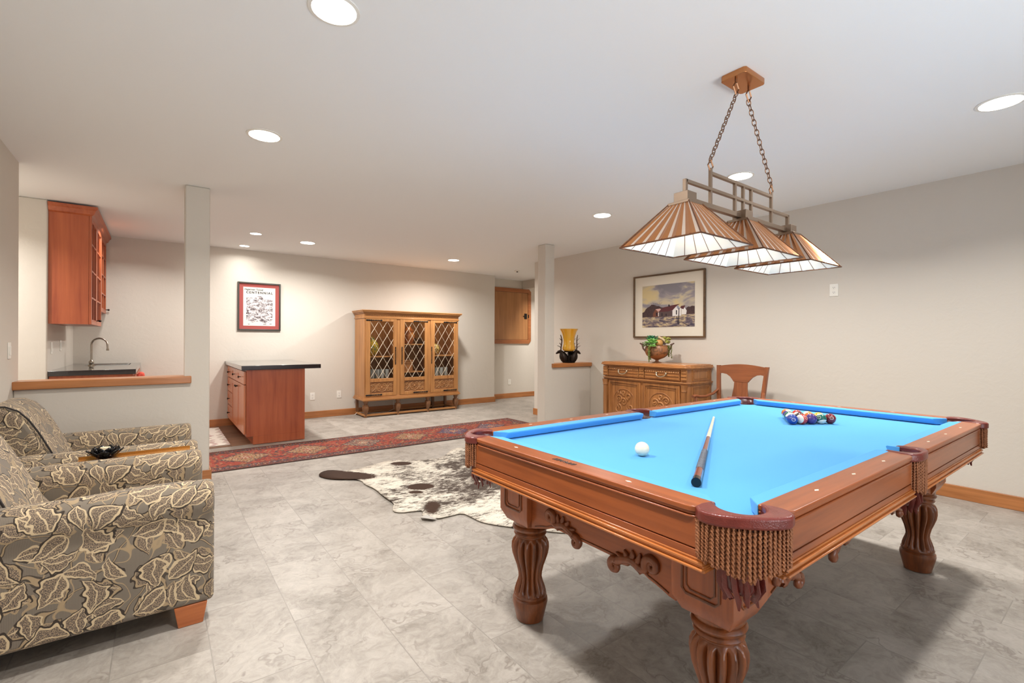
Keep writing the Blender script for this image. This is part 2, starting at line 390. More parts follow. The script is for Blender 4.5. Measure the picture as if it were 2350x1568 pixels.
def thing(name, label, cat, loc=(0, 0, 0), rz=0, group=None):
    o = bpy.data.objects.new(name, None); COL.objects.link(o); o.location = loc; o.rotation_euler = (0, 0, rz)
    o.empty_display_size = .05
    o['label'] = label; o['category'] = cat
    if group: o['group'] = group
    return o
def tag(o, label, cat, group=None):
    o['label'] = label; o['category'] = cat
    if group: o['group'] = group
    return o
def dup(root, loc, rz=None, label=None):
    kids = {}
    for o in bpy.data.objects:
        if o.parent: kids.setdefault(o.parent.name, []).append(o)
    def cp(o, par):
        c = o.copy(); COL.objects.link(c); c.parent = par
        for ch in kids.get(o.name, []): cp(ch, c)
        return c
    r = cp(root, None); r.location = loc
    if rz is not None: r.rotation_euler = (0, 0, rz)
    if label: r['label'] = label
    return r
def struct(name, mb, mat, **k): return mb.build(name, mat, kind='structure', **k)
def text_mb(txt, size, spacing=1.0, bold=0):
    cu = bpy.data.curves.new('t', 'FONT'); cu.body = txt; cu.size = size; cu.align_x = 'CENTER'; cu.align_y = 'CENTER'; cu.space_character = spacing
    cu.resolution_u = 3; cu.offset = bold
    o = bpy.data.objects.new('t', cu); COL.objects.link(o); dg = bpy.context.evaluated_depsgraph_get()
    me = bpy.data.meshes.new_from_object(o.evaluated_get(dg)); m = MB()
    m.add([v.co[:] for v in me.vertices], [tuple(p.vertices) for p in me.polygons])
    bpy.data.objects.remove(o); bpy.data.curves.remove(cu); bpy.data.meshes.remove(me)
    return m

# ------------------------------------------------------------------ room shell
struct('floor', B(-3.2, 8.2, -2.0, 8.6, -.12, 0), FLOOR)
struct('ceiling', B(-3.2, 8.2, -2.0, 8.6, H, H+.12), CEIL)
struct('wall_right', B(XR, XR+.14, -1.85, 6.2, 0, H), WALL)
struct('wall_back', B(-.84, 5.48, YB, YB+.1, 0, H), WALL)
struct('wall_hall_back', B(5.30, 8.1, YR, YR+.1, 0, H), WALL)
struct('wall_hall_return', B(5.38, 5.48, YB+.1, YR, 0, H), WALL)
struct('wall_hall_end', B(8.0, 8.1, 6.2, YR, 0, H), WALL)
struct('wall_hall_side', B(XR+.14, 8.1, 6.06, 6.2, 0, H), WALL)
struct('wall_hall_header', B(6.46, 6.56, 6.2, YR, 2.377, H), WALL)
struct('wall_left', B(-.955, -.835, -1.85, 5.065, 0, H), WALL)
struct('wall_kitchen_left', B(-3.1, -.834, 6.236, YB+.1, 0, H), WALL, bevel=.012)
struct('wall_passage', B(-3.1, -3.0, 4.9, 6.236, 0, H), WALL)
struct('wall_passage_side', B(-3.1, -.955, 4.945, 5.065, 0, H), WALL)
struct('wall_half_left', MB().prism([(-.835, 0), (.367, 0), (.367, H), (.186, H), (.186, .868), (-.835, .868)], YC, YC+.165, 'Y'), WALL, bevel=.01)
struct('wall_half_right', MB().prism([(4.22, 0), (XR, 0), (XR, .872), (4.386, .872), (4.386, H), (4.22, H)], YC, YC+.165, 'Y'), WALL, bevel=.01)
wr = MB(); wr.box(-.955, .1, -1.97, -1.85, 0, H); wr.box(3.3, XR+.14, -1.97, -1.85, 0, H); wr.box(.1, 3.3, -1.97, -1.85, 0, .35); wr.box(.1, 3.3, -1.97, -1.85, 2.3, H)
struct('wall_rear', wr, WALL)
wf = MB()
for a in ((.1, .16, .35, 2.3), (3.24, 3.3, .35, 2.3), (1.67, 1.73, .35, 2.3)): wf.box(a[0], a[1], -1.95, -1.87, a[2], a[3])
wf.box(.1, 3.3, -1.95, -1.87, .35, .41); wf.box(.1, 3.3, -1.95, -1.87, 2.24, 2.3)
struct('window_1', wf, trim_oak('Z'))
# kitchen floor planks with stone threshold
struct('floor_kitchen', B(-.83, .93, 6.36, 7.94, .0005, .004), PLANK)
# ledge caps
struct('trim_1', B(-.838, .234, YC-.032, YC+.19, .868, .928), trim_oak('X'), bevel=.006)
struct('trim_2', B(4.339, XR-.001, YC-.032, YC+.19, .872, .927), trim_oak('X'), bevel=.006)
# baseboards
def bb(name, x0, x1, y0, y1, ax): struct(name, B(x0, x1, y0, y1, 0, .105), trim_oak(ax), bevel=.004)
bb('baseboard_right', XR-.016, XR, -1.85, YC, 'Y')
bb('baseboard_back', -.834, 5.48, YB-.016, YB, 'X')
bb('baseboard_hall', 5.496, 8.0, YR-.016, YR, 'X')
bb('baseboard_hall_corner', 5.48, 5.496, YB-.016, YR, 'Y')
bb('baseboard_left', -.835, -.819, -1.85, YC-.016, 'Y')
bb('baseboard_half_left', -.819, .383, YC-.016, YC, 'X')
bb('baseboard_column', .367, .383, YC, YC+.165, 'Y')
bb('baseboard_half_right', 4.22, XR-.016, YC-.016, YC, 'X')
bb('baseboard_wall_end', XR-.016, XR+.156, 6.2, 6.216, 'X')
bb('baseboard_wall_side', XR-.016, XR, YC+.16, 6.2, 'Y')

# ------------------------------------------------------------------ recessed ceiling lights
CANM = plain('lamp_disc', (255, 250, 240), .5, 0, 14)
cans = [(.562, 1.949, .085, 'nearest the camera, at the top edge'),
        (.55, 3.419, .09, 'before the half wall on the left'),
        (3.708, .491, .09, 'near the right wall, above the pool table end'),
        (3.717, 1.952, .087, 'seen just behind the billiard pendant frame'),
        (3.732, 3.432, .087, 'over the space in front of the sideboard'),
        (3.891, 6.828, .088, 'above the floor in front of the display cabinet'),
        (1.629, 6.828, .09, 'beyond the peninsula, left of the display cabinet'),
        (.976, 6.638, .062, 'small, over the near end of the peninsula counter'),
        (.976, 7.598, .06, 'small, over the peninsula counter next to the back wall')]
for x, y, r, lb in cans:
    t = thing('recessed_light', 'round white recessed ceiling light '+lb, 'ceiling light', (x, y, H), 0, 'recessed ceiling lights')
    MB().lathe([(r*1.16, 0), (r*1.16, -.004), (r*1.0, -.006), (r*.98, -.001)], 32, cap=False).build('trim_ring', WHITE, t, smooth=40)
    MB().lathe([(r*.99, -.003), (r*.99, -.0045)], 32).build('lamp_disc', CANM, t)
    alight('can_light', (x, y, H-.012), PW*((.2 if y > 7.2 else .6) if r < .07 else (1.8 if y > 6 else 1)), r*1.8, (1, .975, .945), spread=(158 if y > 6 else 140))
for x, y, pk in ((.56, .49, 1), (-1.7, 5.6, 1.5), (6.6, 7.2, 1.8), (-.3, 7.1, .4)):   # added unseen lights: one fills the grid, others brighten passage, hall and kitchen
    alight('can_light', (x, y, H-.012), PW*pk, .16, (1, .975, .945))

# smoke detector
t = thing('smoke_detector', 'small white ceiling detector with dark centre in the hall', 'detector', (5.415, 7.105, H))
MB().lathe([(.055, 0), (.055, -.012), (.03, -.02), (.0, -.021)], 24, cap=False).build('housing', WHITE, t, smooth=40)
MB().lathe([(.018, -.0205), (.014, -.034), (0, -.035)], 16, cap=False).build('sensor', IRON, t)

# ------------------------------------------------------------------ wall plates
def outlet(name, lb, cat, loc, rz, kind='outlet', grp='wall outlets'):
    t = thing(name, lb, cat, loc, rz, grp)
    B(-.036, .036, -.006, 0, -.058, .058).build('plate', WHITE, t, bevel=.002)
    if kind == 'outlet':
        for zz in (-.022, .022):
            r_ = MB().prism([(.016*cos(a), zz+.0155*sin(a)) for a in [k*PI/8 for k in range(16)]], -.0085, -.005, 'Y').build('receptacle', WHITE, t)
            s_ = B(-.007, -.005, -.0095, -.008, zz-.002, zz+.007).box(.005, .007, -.0095, -.008, zz-.002, zz+.007).box(-.002, .002, -.0095, -.008, zz-.010, zz-.006).build('slots', IRON, r_)
    elif kind == 'switch':
        B(-.017, .017, -.011, -.005, -.033, .033).build('rocker', WHITE, t, bevel=.002)
    return t
outlet('wall_outlet', 'white outlet high on the right wall beyond the pool table', 'outlet', (XR, 1.775, 1.727), R_(-90))
outlet('wall_outlet', 'white outlet low on the back wall, next to the peninsula base', 'outlet', (1.976, YB, .343), 0)
outlet('wall_outlet', 'white outlet low on the back wall, next to the display cabinet', 'outlet', (2.39, YB, .351), 0)
outlet('wall_outlet', 'white outlet low on the hall wall under the wooden access door', 'outlet', (6.112, YR, .346), 0)
outlet('light_switch', 'white rocker switch on the left wall above the armchairs', 'switch', (-.835, 4.782, 1.156), R_(90), 'switch', 'wall switches')
outlet('light_switch', 'left of two white switches under the kitchen wall cabinet', 'switch', (-.834, 6.44, 1.15), R_(90), 'switch', 'wall switches')
outlet('light_switch', 'right of two white switches under the kitchen wall cabinet', 'switch', (-.834, 6.98, 1.17), R_(90), 'switch', 'wall switches')

# ------------------------------------------------------------------ rugs
RL, RW = 4.35, .93
t = MB().box(-RL/2, RL/2, -RW/2, RW/2, 0, .008).build('runner_rug', runner_mat(RL, RW), loc=(4.478-RL/2, 5.655, .001), bevel=.003)
tag(t, 'long red and navy patterned oriental runner rug across the tile floor', 'rug')
t = B(-.35, .35, -.66, .66, 0, .007).build('cream_rug', kitchen_rug_mat(), loc=(.34, 7.12, .0045)); tag(t, 'cream rug with small marks on the kitchen floor behind the left column', 'rug')
# cowhide
out = [(1.177, 4.522), (1.235, 4.615), (1.313, 4.638), (1.40, 4.52), (1.50, 4.50), (1.60, 4.545), (1.673, 4.551), (1.80, 4.62), (1.956, 4.637), (2.09, 4.50), (2.236, 4.457), (2.36, 4.42), (2.47, 4.50), (2.566, 4.60), (2.72, 4.74), (2.862, 4.70),
       (2.95, 4.50), (2.98, 4.25), (3.15, 4.0), (3.22, 3.6), (3.2, 3.2), (3.35, 2.85), (3.62, 2.62), (3.55, 2.42), (3.2, 2.48), (2.85, 2.55), (2.6, 2.45), (2.35, 2.3), (2.20, 2.20), (2.104, 2.23), (2.02, 2.33), (1.89, 2.50), (1.802, 2.628), (1.76, 2.724), (1.76, 2.83), (1.748, 2.935), (1.66, 2.93), (1.54, 2.934), (1.48, 3.03), (1.55, 3.14), (1.487, 3.168), (1.40, 3.19), (1.36, 3.25), (1.40, 3.34), (1.431, 3.388), (1.425, 3.6), (1.445, 3.828), (1.42, 4.0), (1.441, 4.132), (1.38, 4.22), (1.28, 4.28), (1.216, 4.36), (1.185, 4.44)]
def smooth_poly(P, k=2):
    for _ in range(k):
        Q = []
        for i in range(len(P)):
            a = P[i]; b = P[(i+1) % len(P)]; Q += [(a[0]*.75+b[0]*.25, a[1]*.75+b[1]*.25), (a[0]*.25+b[0]*.75, a[1]*.25+b[1]*.75)]
        P = Q
    return P
so = smooth_poly(out, 1); n = len(so); c0 = (2.15, 3.6); m = MB(); vs = []
random.seed(3)
ph = [random.random()*6 for _ in range(4)]
for k, fr in enumerate((0, .35, .7, .88, 1)):
    for i, p in enumerate(so):
        x = c0[0]+(p[0]-c0[0])*fr; y = c0[1]+(p[1]-c0[1])*fr
        lift = .007+(.010*max(0, sin(i*.35+ph[0]))*max(0, sin(i*.13+ph[1])) if k == 4 else (.003 if k == 3 else 0))
        vs.append((x, y, lift))
fs = [[i+(k*n), ((i+1) % n)+k*n, ((i+1) % n)+(k+1)*n, i+(k+1)*n][::-1] for k in range(4) for i in range(n)]
m.add(vs, [tuple(f) for f in fs])
o = m.build('cowhide_rug', hide_mat(), smooth=60); sm = o.modifiers.new('solid', 'SOLIDIFY'); sm.thickness = .0045; sm.offset = -1
tag(o, 'brown and white speckled cowhide spread on the tiles beside the pool table', 'rug')
# folded up corner of the hide
m = MB(); m.add([(1.475, 3.04, .006), (1.545, 2.93, .006), (1.50, 2.99, .03), (1.455, 2.985, .022), (1.50, 2.925, .02)], [(0, 1, 2), (0, 2, 3), (2, 1, 4), (2, 4, 3)])
fl = m.build('folded_edge', plain('suede_back', (178, 172, 164), .9), o); sm = fl.modifiers.new('solid', 'SOLIDIFY'); sm.thickness = .003; fl['label'] = 'grey suede back of a folded corner'

# ------------------------------------------------------------------ pool table (local frame, centre on the floor)
TX, TY = 2.339, 1.2069
pt = thing('pool_table', 'carved oak pool table with bright blue cloth and fringed leather pockets', 'pool table', (TX, TY, 0), -.0038)
L, W = 1.1175, .559
BED, TOP = .780, .820
IN, OUT = .048, .127
def mirror4(fn):
    for sx in (1, -1):
        for sy in (1, -1): fn(sx, sy)
# bed cloth polygon with pocket bites
def bite(cx, cy, r, a0, a1, n=10): return [(cx+r*cos(a0+(a1-a0)*i/n), cy+r*sin(a0+(a1-a0)*i/n)) for i in range(n+1)]
e = .03; PR = .062
bed = []
def cpocket(sx, sy): return (sx*(L+.028), sy*(W+.028))
bed += bite(*cpocket(-1, -1), PR, R_(110), R_(-20))
bed += bite(0, -(W+.075), PR, R_(145), R_(35))
bed += bite(*cpocket(1, -1), PR, R_(200), R_(70))
bed += bite(*cpocket(1, 1), PR, R_(290), R_(160))
bed += bite(0, W+.075, PR, R_(-35), R_(-145))
bed += bite(*cpocket(-1, 1), PR, R_(20), R_(-110))
bd = MB(); bd.prism(bed, BED-.03, BED); bd.build('bed_cloth', FELT, pt)
MB().box(-L-.0, L+.0, -W-.0, W+.0, .70, BED-.031).build('slate_bed', plain('slate', (70, 72, 74), .8), pt)
# cushions
cush = [(IN, BED+.004), (.012, BED+.004), (.002, BED+.026), (.0, BED+.033), (.004, BED+.037), (IN, TOP-.001)]   # (outward, z)
def cushion(a0, a1, b0, b1, side):
    """nose from a0..a1, back from b0..b1 along the rail; side: 0 -y,1 +y,2 -x,3 +x"""
    vs = []
    for (o_, z) in cush:
        f = o_/IN
        for u in (a0+(b0-a0)*f, a1+(b1-a1)*f):
            vs.append({0: (u, -W-o_, z), 1: (u, W+o_, z), 2: (-L-o_, u, z), 3: (L+o_, u, z)}[side])
    n = len(cush); fs = [(2*i, 2*i+1, 2*((i+1) % n)+1, 2*((i+1) % n)) for i in range(n)]
    fs += [tuple(2*i for i in range(n)), tuple(2*i+1 for i in range(n-1, -1, -1))]
    mb = MB(); mb.add(vs, fs); o = mb.build('cushion', FELT, pt)
    import bmesh
    bm_ = bmesh.new(); bm_.from_mesh(o.data); bmesh.ops.recalc_face_normals(bm_, faces=bm_.faces); bm_.to_mesh(o.data); bm_.free()
    bv = o.modifiers.new('b', 'BEVEL'); bv.width = .003; bv.segments = 2; bv.limit_method = 'ANGLE'
for sd in (0, 1):
    cushion(-L+.078, -.062, -L+.024, -.052, sd); cushion(.062, L-.078, .052, L-.024, sd)
for sd in (2, 3): cushion(-W+.078, W-.078, -W+.024, W-.024, sd)
# wooden rails: plan polygon with rounded outer ends, layered profile
def railpoly(a0, a1, o0, o1, r=.035):
    P = [(a0, o0), (a1, o0)]
    P += [(a1-r+r*cos(x), o1-r+r*sin(x)) for x in [k*PI/2/5 for k in range(6)]]
    P += [(a0+r-r*sin(x), o1-r+r*cos(x)) for x in [k*PI/2/5 for k in range(6)]]
    return P
def place(P, side): return [{0: (u, -W-o_), 1: (u, W+o_), 2: (-L-o_, u), 3: (L+o_, u)}[side] for u, o_ in P]
segs = [(0, -L+.026, -.078), (0, .078, L-.026), (1, -L+.026, -.078), (1, .078, L-.026), (2, -W+.026, W-.026), (3, -W+.026, W-.026)]
for sd, a0, a1 in segs:
    ax = 'X' if sd < 2 else 'Y'
    m = MB()
    m.prism(place(railpoly(a0, a1, IN-.001, OUT), sd), TOP-.016, TOP)
    m.prism(place(railpoly(a0, a1, IN, OUT-.006), sd), TOP-.025, TOP-.016)
    m.prism(place(railpoly(a0, a1, IN, OUT-.002), sd), TOP-.032, TOP-.025)
    rail = m.build('rail', table_wood(ax), pt, bevel=.0035, seg=3)
    m = MB()
    m.prism(place([(a0-.012, .09), (a1+.012, .09), (a1+.012, .118), (a0-.012, .118)], sd), .713, TOP-.031)
    m.prism(place([(a0-.012, .09), (a1+.012, .09), (a1+.012, .112), (a0-.012, .112)], sd), .709, .713)
    m.prism(place([(a0-.012, .09), (a1+.012, .09), (a1+.012, .118), (a0-.012, .118)], sd), .690, .709)
    m.build('blind_board', table_wood(ax), pt, bevel=.0012)
    m = MB()
    for (z0, z1, oo) in ((.684, .690, .121), (.676, .684, .128), (.669, .676, .124), (.663, .669, .131), (.655, .663, .118)):
        m.prism(place([(a0-.012, .05), (a1+.012, .05), (a1+.012, oo), (a0-.012, oo)], sd), z0, z1)
    m.build('cornice', wood('table_cornice', (192, 116, 58), (150, 82, 38), ax, .25), pt, bevel=.002)
    # diamond inlays
    n = (1, 2, 3)
    for k in n:
        if sd < 2: u = (-L if a0 < 0 else 0)+k*L/4*1.0; u = -L+k*.2794 if a0 < 0 else k*.2794
        else:
            if sd == 2 and k == 2: continue
            u = -W+k*.2795
        P = [(u-.0125, .088), (u, .0825), (u+.0125, .088), (u, .0935)]
        MB().prism(place(P, sd), TOP-.001, TOP+.0004).build('diamond_inlay', INLAY, rail)
# dark oval maker's emblem of interlaced script strokes on the head rail
m = MB()
random.seed(11)
for k in range(9):
    u = -.048+.012*k
    pts = [(-L-.088+.010*sin(j*.9+k), u+.0035*cos(j*1.1+k*2)+.002*j*.5, TOP+.0006) for j in range(7)]
    m.tube(pts, .0013, 5)
m.tube([(-L-.088+.0035*sin(j*1.3), -.05+.1*j/24, TOP+.0006) for j in range(25)], .0011, 5)
m.build('emblem', plain('emblem_ink', (62, 52, 48), .5), pt)
# corner blocks, aprons, legs
BX, BY, BH = .998, .447, .097
def block(sx, sy):
    cx, cy = sx*BX, sy*BY; m = MB()
    b = BH
    m.add([(cx-b, cy-b, .655), (cx+b, cy-b, .655), (cx+b, cy+b, .655), (cx-b, cy+b, .655), (cx-b, cy-b, .485), (cx+b, cy-b, .485), (cx+b, cy+b, .485), (cx-b, cy+b, .485),
           (cx-.075, cy-.075, .440), (cx+.075, cy-.075, .440), (cx+.075, cy+.075, .440), (cx-.075, cy+.075, .440)],
          [(0, 1, 2, 3), (0, 4, 5, 1), (1, 5, 6, 2), (2, 6, 7, 3), (3, 7, 4, 0), (4, 8, 9, 5), (5, 9, 10, 6), (6, 10, 11, 7), (7, 11, 8, 4), (11, 10, 9, 8)])
    blk = m.build('leg_block', table_wood('Z'), pt, bevel=.002)
    # raised panel frames on the two outer faces
    m = MB()
    for face in (0, 1):
        f0, f1, z0, z1 = -.058, .058, .505, .66
        path = [(f0, z1), (f0, z0+.012), (f0+.012, z0), (f1-.012, z0), (f1, z0+.012), (f1, z1)]
        for rr, ins in ((.0042, 0), (.0025, .014)):
            pp = [(max(-1, a+(ins if a < 0 else -ins)), (z+ins if z < .6 else z)) for a, z in path]
            if face == 0: m.tube([(cx+sx*(b+.001), cy+a, z) for a, z in pp], rr, 6)
            else: m.tube([(cx+a, cy+sy*(b+.001), z) for a, z in pp], rr, 6)
    m.build('panel_moulding', wood('table_dark', (120, 66, 34), (84, 42, 20), 'Z', .35), blk, smooth=40)
mirror4(block)
legprof = [(.052, 0), (.060, .004), (.066, .03), (.074, .062), (.079, .085), (.077, .098), (.070, .104), (.072, .110), (.073, .116), (.070, .120)]
legprof2 = [(.070, .120), (.070, .130), (.064, .150), (.056, .172), (.052, .188), (.053, .205), (.060, .235), (.071, .265), (.080, .292), (.084, .318), (.083, .340), (.076, .358), (.066, .368), (.062, .372)]
legprof3 = [(.062, .372), (.062, .376), (.070, .380), (.073, .386), (.070, .392), (.066, .395), (.070, .399), (.077, .405), (.080, .413), (.076, .421), (.070, .424), (.074, .430), (.076, .445)]
def interp(P, n=3):
    Q = []
    for i in range(len(P)-1):
        for k in range(n): f = k/n; Q.append((P[i][0]+(P[i+1][0]-P[i][0])*f, P[i][1]+(P[i+1][1]-P[i][1])*f))
    return Q+[P[-1]]
LEGW = wood('table_leg', (144, 80, 40), (78, 38, 18), 'Z', .3)
lm = MB(); lm.lathe(legprof, 64); lm.lathe(interp(legprof2, 3), 112, flute=(14, .25, .118, .371)); lm.lathe(legprof3, 64)
leg0 = lm.build('leg', LEGW, pt, smooth=38, loc=(-BX, -BY, 0))
for sx, sy in ((-1, 1), (1, -1), (1, 1)):
    c = leg0.copy(); COL.objects.link(c); c.location = (sx*BX, sy*BY, 0)
# aprons
def apron_profile(a, nseg=28):
    """scalloped lower edge from -a to a"""
    pts = []
    for i in range(nseg+1):
        u = -a+2*a*i/nseg; d = min(u+a, a-u)
        if d < .09: z = .448+.022*(1-cos(min(1, d/.09)*PI))/2*2*.5+.0
        elif d < .14: z = .470+.022*(d-.09)/.05
        else: z = .492
        pts.append((u, z))
    return pts
for sd in range(4):
    a = (BX-BH) if sd < 2 else (BY-BH)
    P = apron_profile(a); poly = P+[(a, .665), (-a, .665)]
    off = (BY+BH-.022) if sd < 2 else (BX+BH-.026)
    m = MB(); sg = -1 if sd in (0, 2) else 1
    m.prism(poly, sg*off, sg*(off-.022), 'Y' if sd < 2 else 'X')
    ap = m.build('apron', table_wood('X' if sd < 2 else 'Y'), pt, bevel=.0015)
    m = MB(); m.tube([((u, sg*(off+.001), z+.010) if sd < 2 else (sg*(off+.001), u, z+.010)) for u, z in P[1:-1]], .003, 6)
    m.build('bead_moulding', wood('table_dark', (120, 66, 34), (84, 42, 20), 'Z', .35), ap, smooth=50)
# carved scrolls
def scroll(flip, big=1.0):
    """an acanthus scroll in plane (u,z), thickness out; returns list of (path,radii)"""
    out_ = []
    def spiral(cx, cz, r0, turns, a0, sgn, n=26):
        return [(cx+(r0*(1-.86*i/n))*cos(a0+sgn*turns*2*PI*i/n), cz+(r0*(1-.86*i/n))*sin(a0+sgn*turns*2*PI*i/n)) for i in range(n+1)]
    A1 = spiral(-.075, .022, .026, 1.5, R_(-40), 1)
    A2 = spiral(.070, -.030, .020, 1.3, R_(110), -1)
    body = [(-.055, .004), (-.035, -.002), (-.015, .008), (.005, .012), (.025, .006), (.045, -.002), (.060, -.012)]
    S = A1[::-1]+body+A2
    rr = [.006+.009*sin(PI*min(1, i/len(S))) for i in range(len(S))]
    out_.append((S, rr))
    for (bx, bz, dx, dz) in ((-.045, .005, -.022, .03), (-.02, .010, -.012, .034), (.0, .014, .0, .03), (.02, .010, .012, .024), (-.03, .0, .0, -.02), (.01, .006, .03, -.02), (.035, .002, .03, .012)):
        out_.append(([(bx, bz), (bx+dx*.5-.004, bz+dz*.55), (bx+dx, bz+dz)], [.012, .010, .003]))
    return [([(flip*u*big, z*big) for u, z in p], [q*big for q in r]) for p, r in out_]
CARV = wood('table_carving', (138, 74, 38), (88, 44, 22), 'Z', .35)
def add_scroll(sd, u, z, flip, big=1.0):
    sg = -1 if sd in (0, 2) else 1; off = ((BY+BH-.022) if sd < 2 else (BX+BH-.026))+.004
    m = MB()
    for p, r in scroll(flip, big):
        m.tube([((u+a, sg*off, z+b) if sd < 2 else (sg*off, u+a, z+b)) for a, b in p], r, 8)
    m.build('carved_scroll', CARV, pt, smooth=60)
for sd, sg in ((2, 1), (3, -1)):
    add_scroll(sd, .150, .512, -1); add_scroll(sd, -.185, .500, 1, 1.05)
for sd in (0, 1):
    for u, f in ((-.73, 1), (.73, -1)): add_scroll(sd, u, .49, f)
    add_scroll(sd, 0.3, .497, 1); add_scroll(sd, -.3, .497, -1)
# pockets
def rot2(p, a): return (p[0]*cos(a)-p[1]*sin(a), p[0]*sin(a)+p[1]*cos(a))
def rim_poly(outer, rin, sc, s0):
    P = [(s0, outer[0][1])]+[]
    inner = [(sc+rin*cos(x), rin*sin(x)) for x in [PI/2-PI*k/12 for k in range(13)]]
    # outer boundary t from -T to T
    O = outer
    return [(s0-.0, rin)]+inner+[(s0, -rin)]+O
def pocket(cx, cy, ang, corner=True):
    """ang: outward direction"""
    root = None
    if corner: T = .112; sc = .045; s_in = .012; O = [(.035, -.094), (.058, -.112), (.088, -.112), (.108, -.098), (.121, -.07), (.128, -.035), (.130, 0), (.128, .035), (.121, .07), (.108, .098), (.088, .112), (.058, .112), (.035, .094)]
    else: T = .085; sc = .068; s_in = .03; O = [(.050, -.080), (.09, -.094), (.118, -.088), (.135, -.065), (.142, -.03), (.143, 0), (.142, .03), (.135, .065), (.118, .088), (.09, .094), (.050, .080)]
    rin = .058
    inner = [(sc+rin*cos(x)*1.0, rin*sin(x)) for x in [PI/2-PI*k/14 for k in range(15)]]
    poly = [(s_in, rin)]+inner+[(s_in, -rin)]+O
    def w(p): q = rot2(p, ang); return (cx+q[0], cy+q[1])
    poly = [w(p) for p in poly]
    m = MB(); m.prism(poly, .792, TOP+.003)
    rim = m.build('pocket_rim', LEATHER, pt, bevel=.007, seg=4)
    # inside leather wall
    wl = [w((s_in-.004, rin+.001))]+[w((sc+(rin+.001)*cos(x), (rin+.001)*sin(x))) for x in [PI/2-PI*k/14 for k in range(15)]]+[w((s_in-.004, -rin-.001))]
    m = MB(); n = len(wl)
    m.add([(*p, .806) for p in wl]+[(*p, .69) for p in wl], [(i, i+1, n+i+1, n+i) for i in range(n-1)])
    po = m.build('pocket_liner', DLEATHER, pt, smooth=60); sm = po.modifiers.new('s', 'SOLIDIFY'); sm.thickness = .004; sm.offset = 0
    # net cup of leather strips under the table
    m = MB(); c = w((sc+.006, 0)); zb = .63
    m.lathe([(.052, .69-zb), (.044, .03), (.036, -.005), (.028, -.02), (.0, -.022)], 20, (c[0], c[1], zb), cap=False)
    for k in range(12):
        a = 2*PI*k/12+.1; r0, r1 = .048, .034
        p0 = Vector((c[0]+r0*cos(a), c[1]+r0*sin(a), .68)); p1 = Vector((c[0]+(r0+.004)*cos(a+.15), c[1]+(r0+.004)*sin(a+.15), .63)); p2 = Vector((c[0]+r1*cos(a+.25), c[1]+r1*sin(a+.25), .60)); p3 = Vector((c[0]+(r1+.006)*cos(a+.3), c[1]+(r1+.006)*sin(a+.3), .578+.010*(k % 3)))
        m.tube([p0, p1, p2, p3], [.008, .008, .009, .003], 6, sq=.35)
    m.build('pocket_net', LEATHER, pt, smooth=60)
    # fringe of twisted cords
    m = MB(); line = [(s_, t_) for s_, t_ in O]
    # arclength sample of outer line, slightly inset
    pts = []; tot = 0; seg_ = []
    for i in range(len(line)-1): seg_.append(math.dist(line[i], line[i+1])); tot += seg_[-1]
    cnt = 27 if corner else 20; lo = .06 if corner else .12
    random.seed(int(abs(cx*100)+abs(cy*10)))
    for row in range(2):
        for k in range(cnt):
            d = tot*(lo+(1-2*lo)*(k+.5*row)/(cnt-.5)); i = 0
            while i < len(seg_)-1 and d > seg_[i]: d -= seg_[i]; i += 1
            f = d/seg_[i]; p = (line[i][0]+(line[i+1][0]-line[i][0])*f, line[i][1]+(line[i+1][1]-line[i][1])*f)
            p = (p[0]-.006-.007*row, p[1]*(.96-.02*row)); q = w(p)
            ln = .128+.012*random.random()-(.035*abs(p[1])/.11)
            sw = (random.random()-.5)*.006
            z0 = .797; n_ = 40; vs = []; sg = 10
            for j in range(n_):
                z = z0-ln*j/(n_-1); tw = 2*PI*j/(n_-1)*5.5+k
                thin = .62 if j < 4 else 1
                ox = sw*(j/n_)
                for s_ in range(sg):
                    th = 2*PI*s_/sg; rr = .0035*thin*(1+.5*cos(2*(th-tw/1.0)))
                    if j == n_-1: rr *= .4
                    vs.append((q[0]+ox+rr*cos(th), q[1]+ox+rr*sin(th), z))
            fs = [(a*sg+b, a*sg+(b+1) % sg, (a+1)*sg+(b+1) % sg, (a+1)*sg+b) for a in range(n_-1) for b in range(sg)]
            m.add(vs, [f_[::-1] for f_ in fs])
    m.build('fringe', ROPE, pt, smooth=70)
for sx in (1, -1):
    for sy in (1, -1): pocket(sx*L, sy*W, math.atan2(sy, sx))
for sy in (1, -1): pocket(0, sy*W, sy*PI/2, False)

# ------------------------------------------------------------------ balls and cue
BR = .0286
BC = {1: (236, 184, 30), 2: (20, 60, 150), 3: (196, 40, 30), 4: (70, 46, 120), 5: (226, 110, 40), 6: (10, 100, 84), 7: (120, 24, 36), 8: (22, 20, 22)}
BN = {1: 'yellow', 2: 'blue', 3: 'red', 4: 'purple', 5: 'orange', 6: 'green', 7: 'maroon', 8: 'black'}
def ball_mat(num):
    c = srgb(*BC[(num-1) % 8+1]); t = NT('ball_%d' % num, .08)
    if num <= 8: t.col(c)
    else:
        x, y, z = t.sep(t.obj()); t.col(t.mix(t.lt(t.m('ABSOLUTE', y), .0155), srgb(238, 230, 212), c))
    t.b.inputs['Coat Weight'].default_value = .5
    return t.mat
def onball(mb, ang, el, r=BR*1.004):
    """wrap flat mesh (x right, y up) on the ball centred on direction"""
    rm = Matrix.Rotation(ang, 4, 'Z') @ Matrix.Rotation(-el, 4, 'Y')
    vs = []
    for x, y, z in mb.v:
        d = math.sqrt(max(0, 1-(x*x+y*y)/(r*r))); vs.append(tuple(rm @ Vector((r*d+z, x, y))))
    mb.v = vs; return mb
def disc(r, n=24):
    m = MB(); vs = [(0, 0, 0)]+[(r*cos(2*PI*k/n), r*sin(2*PI*k/n), 0) for k in range(n)]
    m.add(vs, [(0, 1+k, 1+(k+1) % n) for k in range(n)]); return m
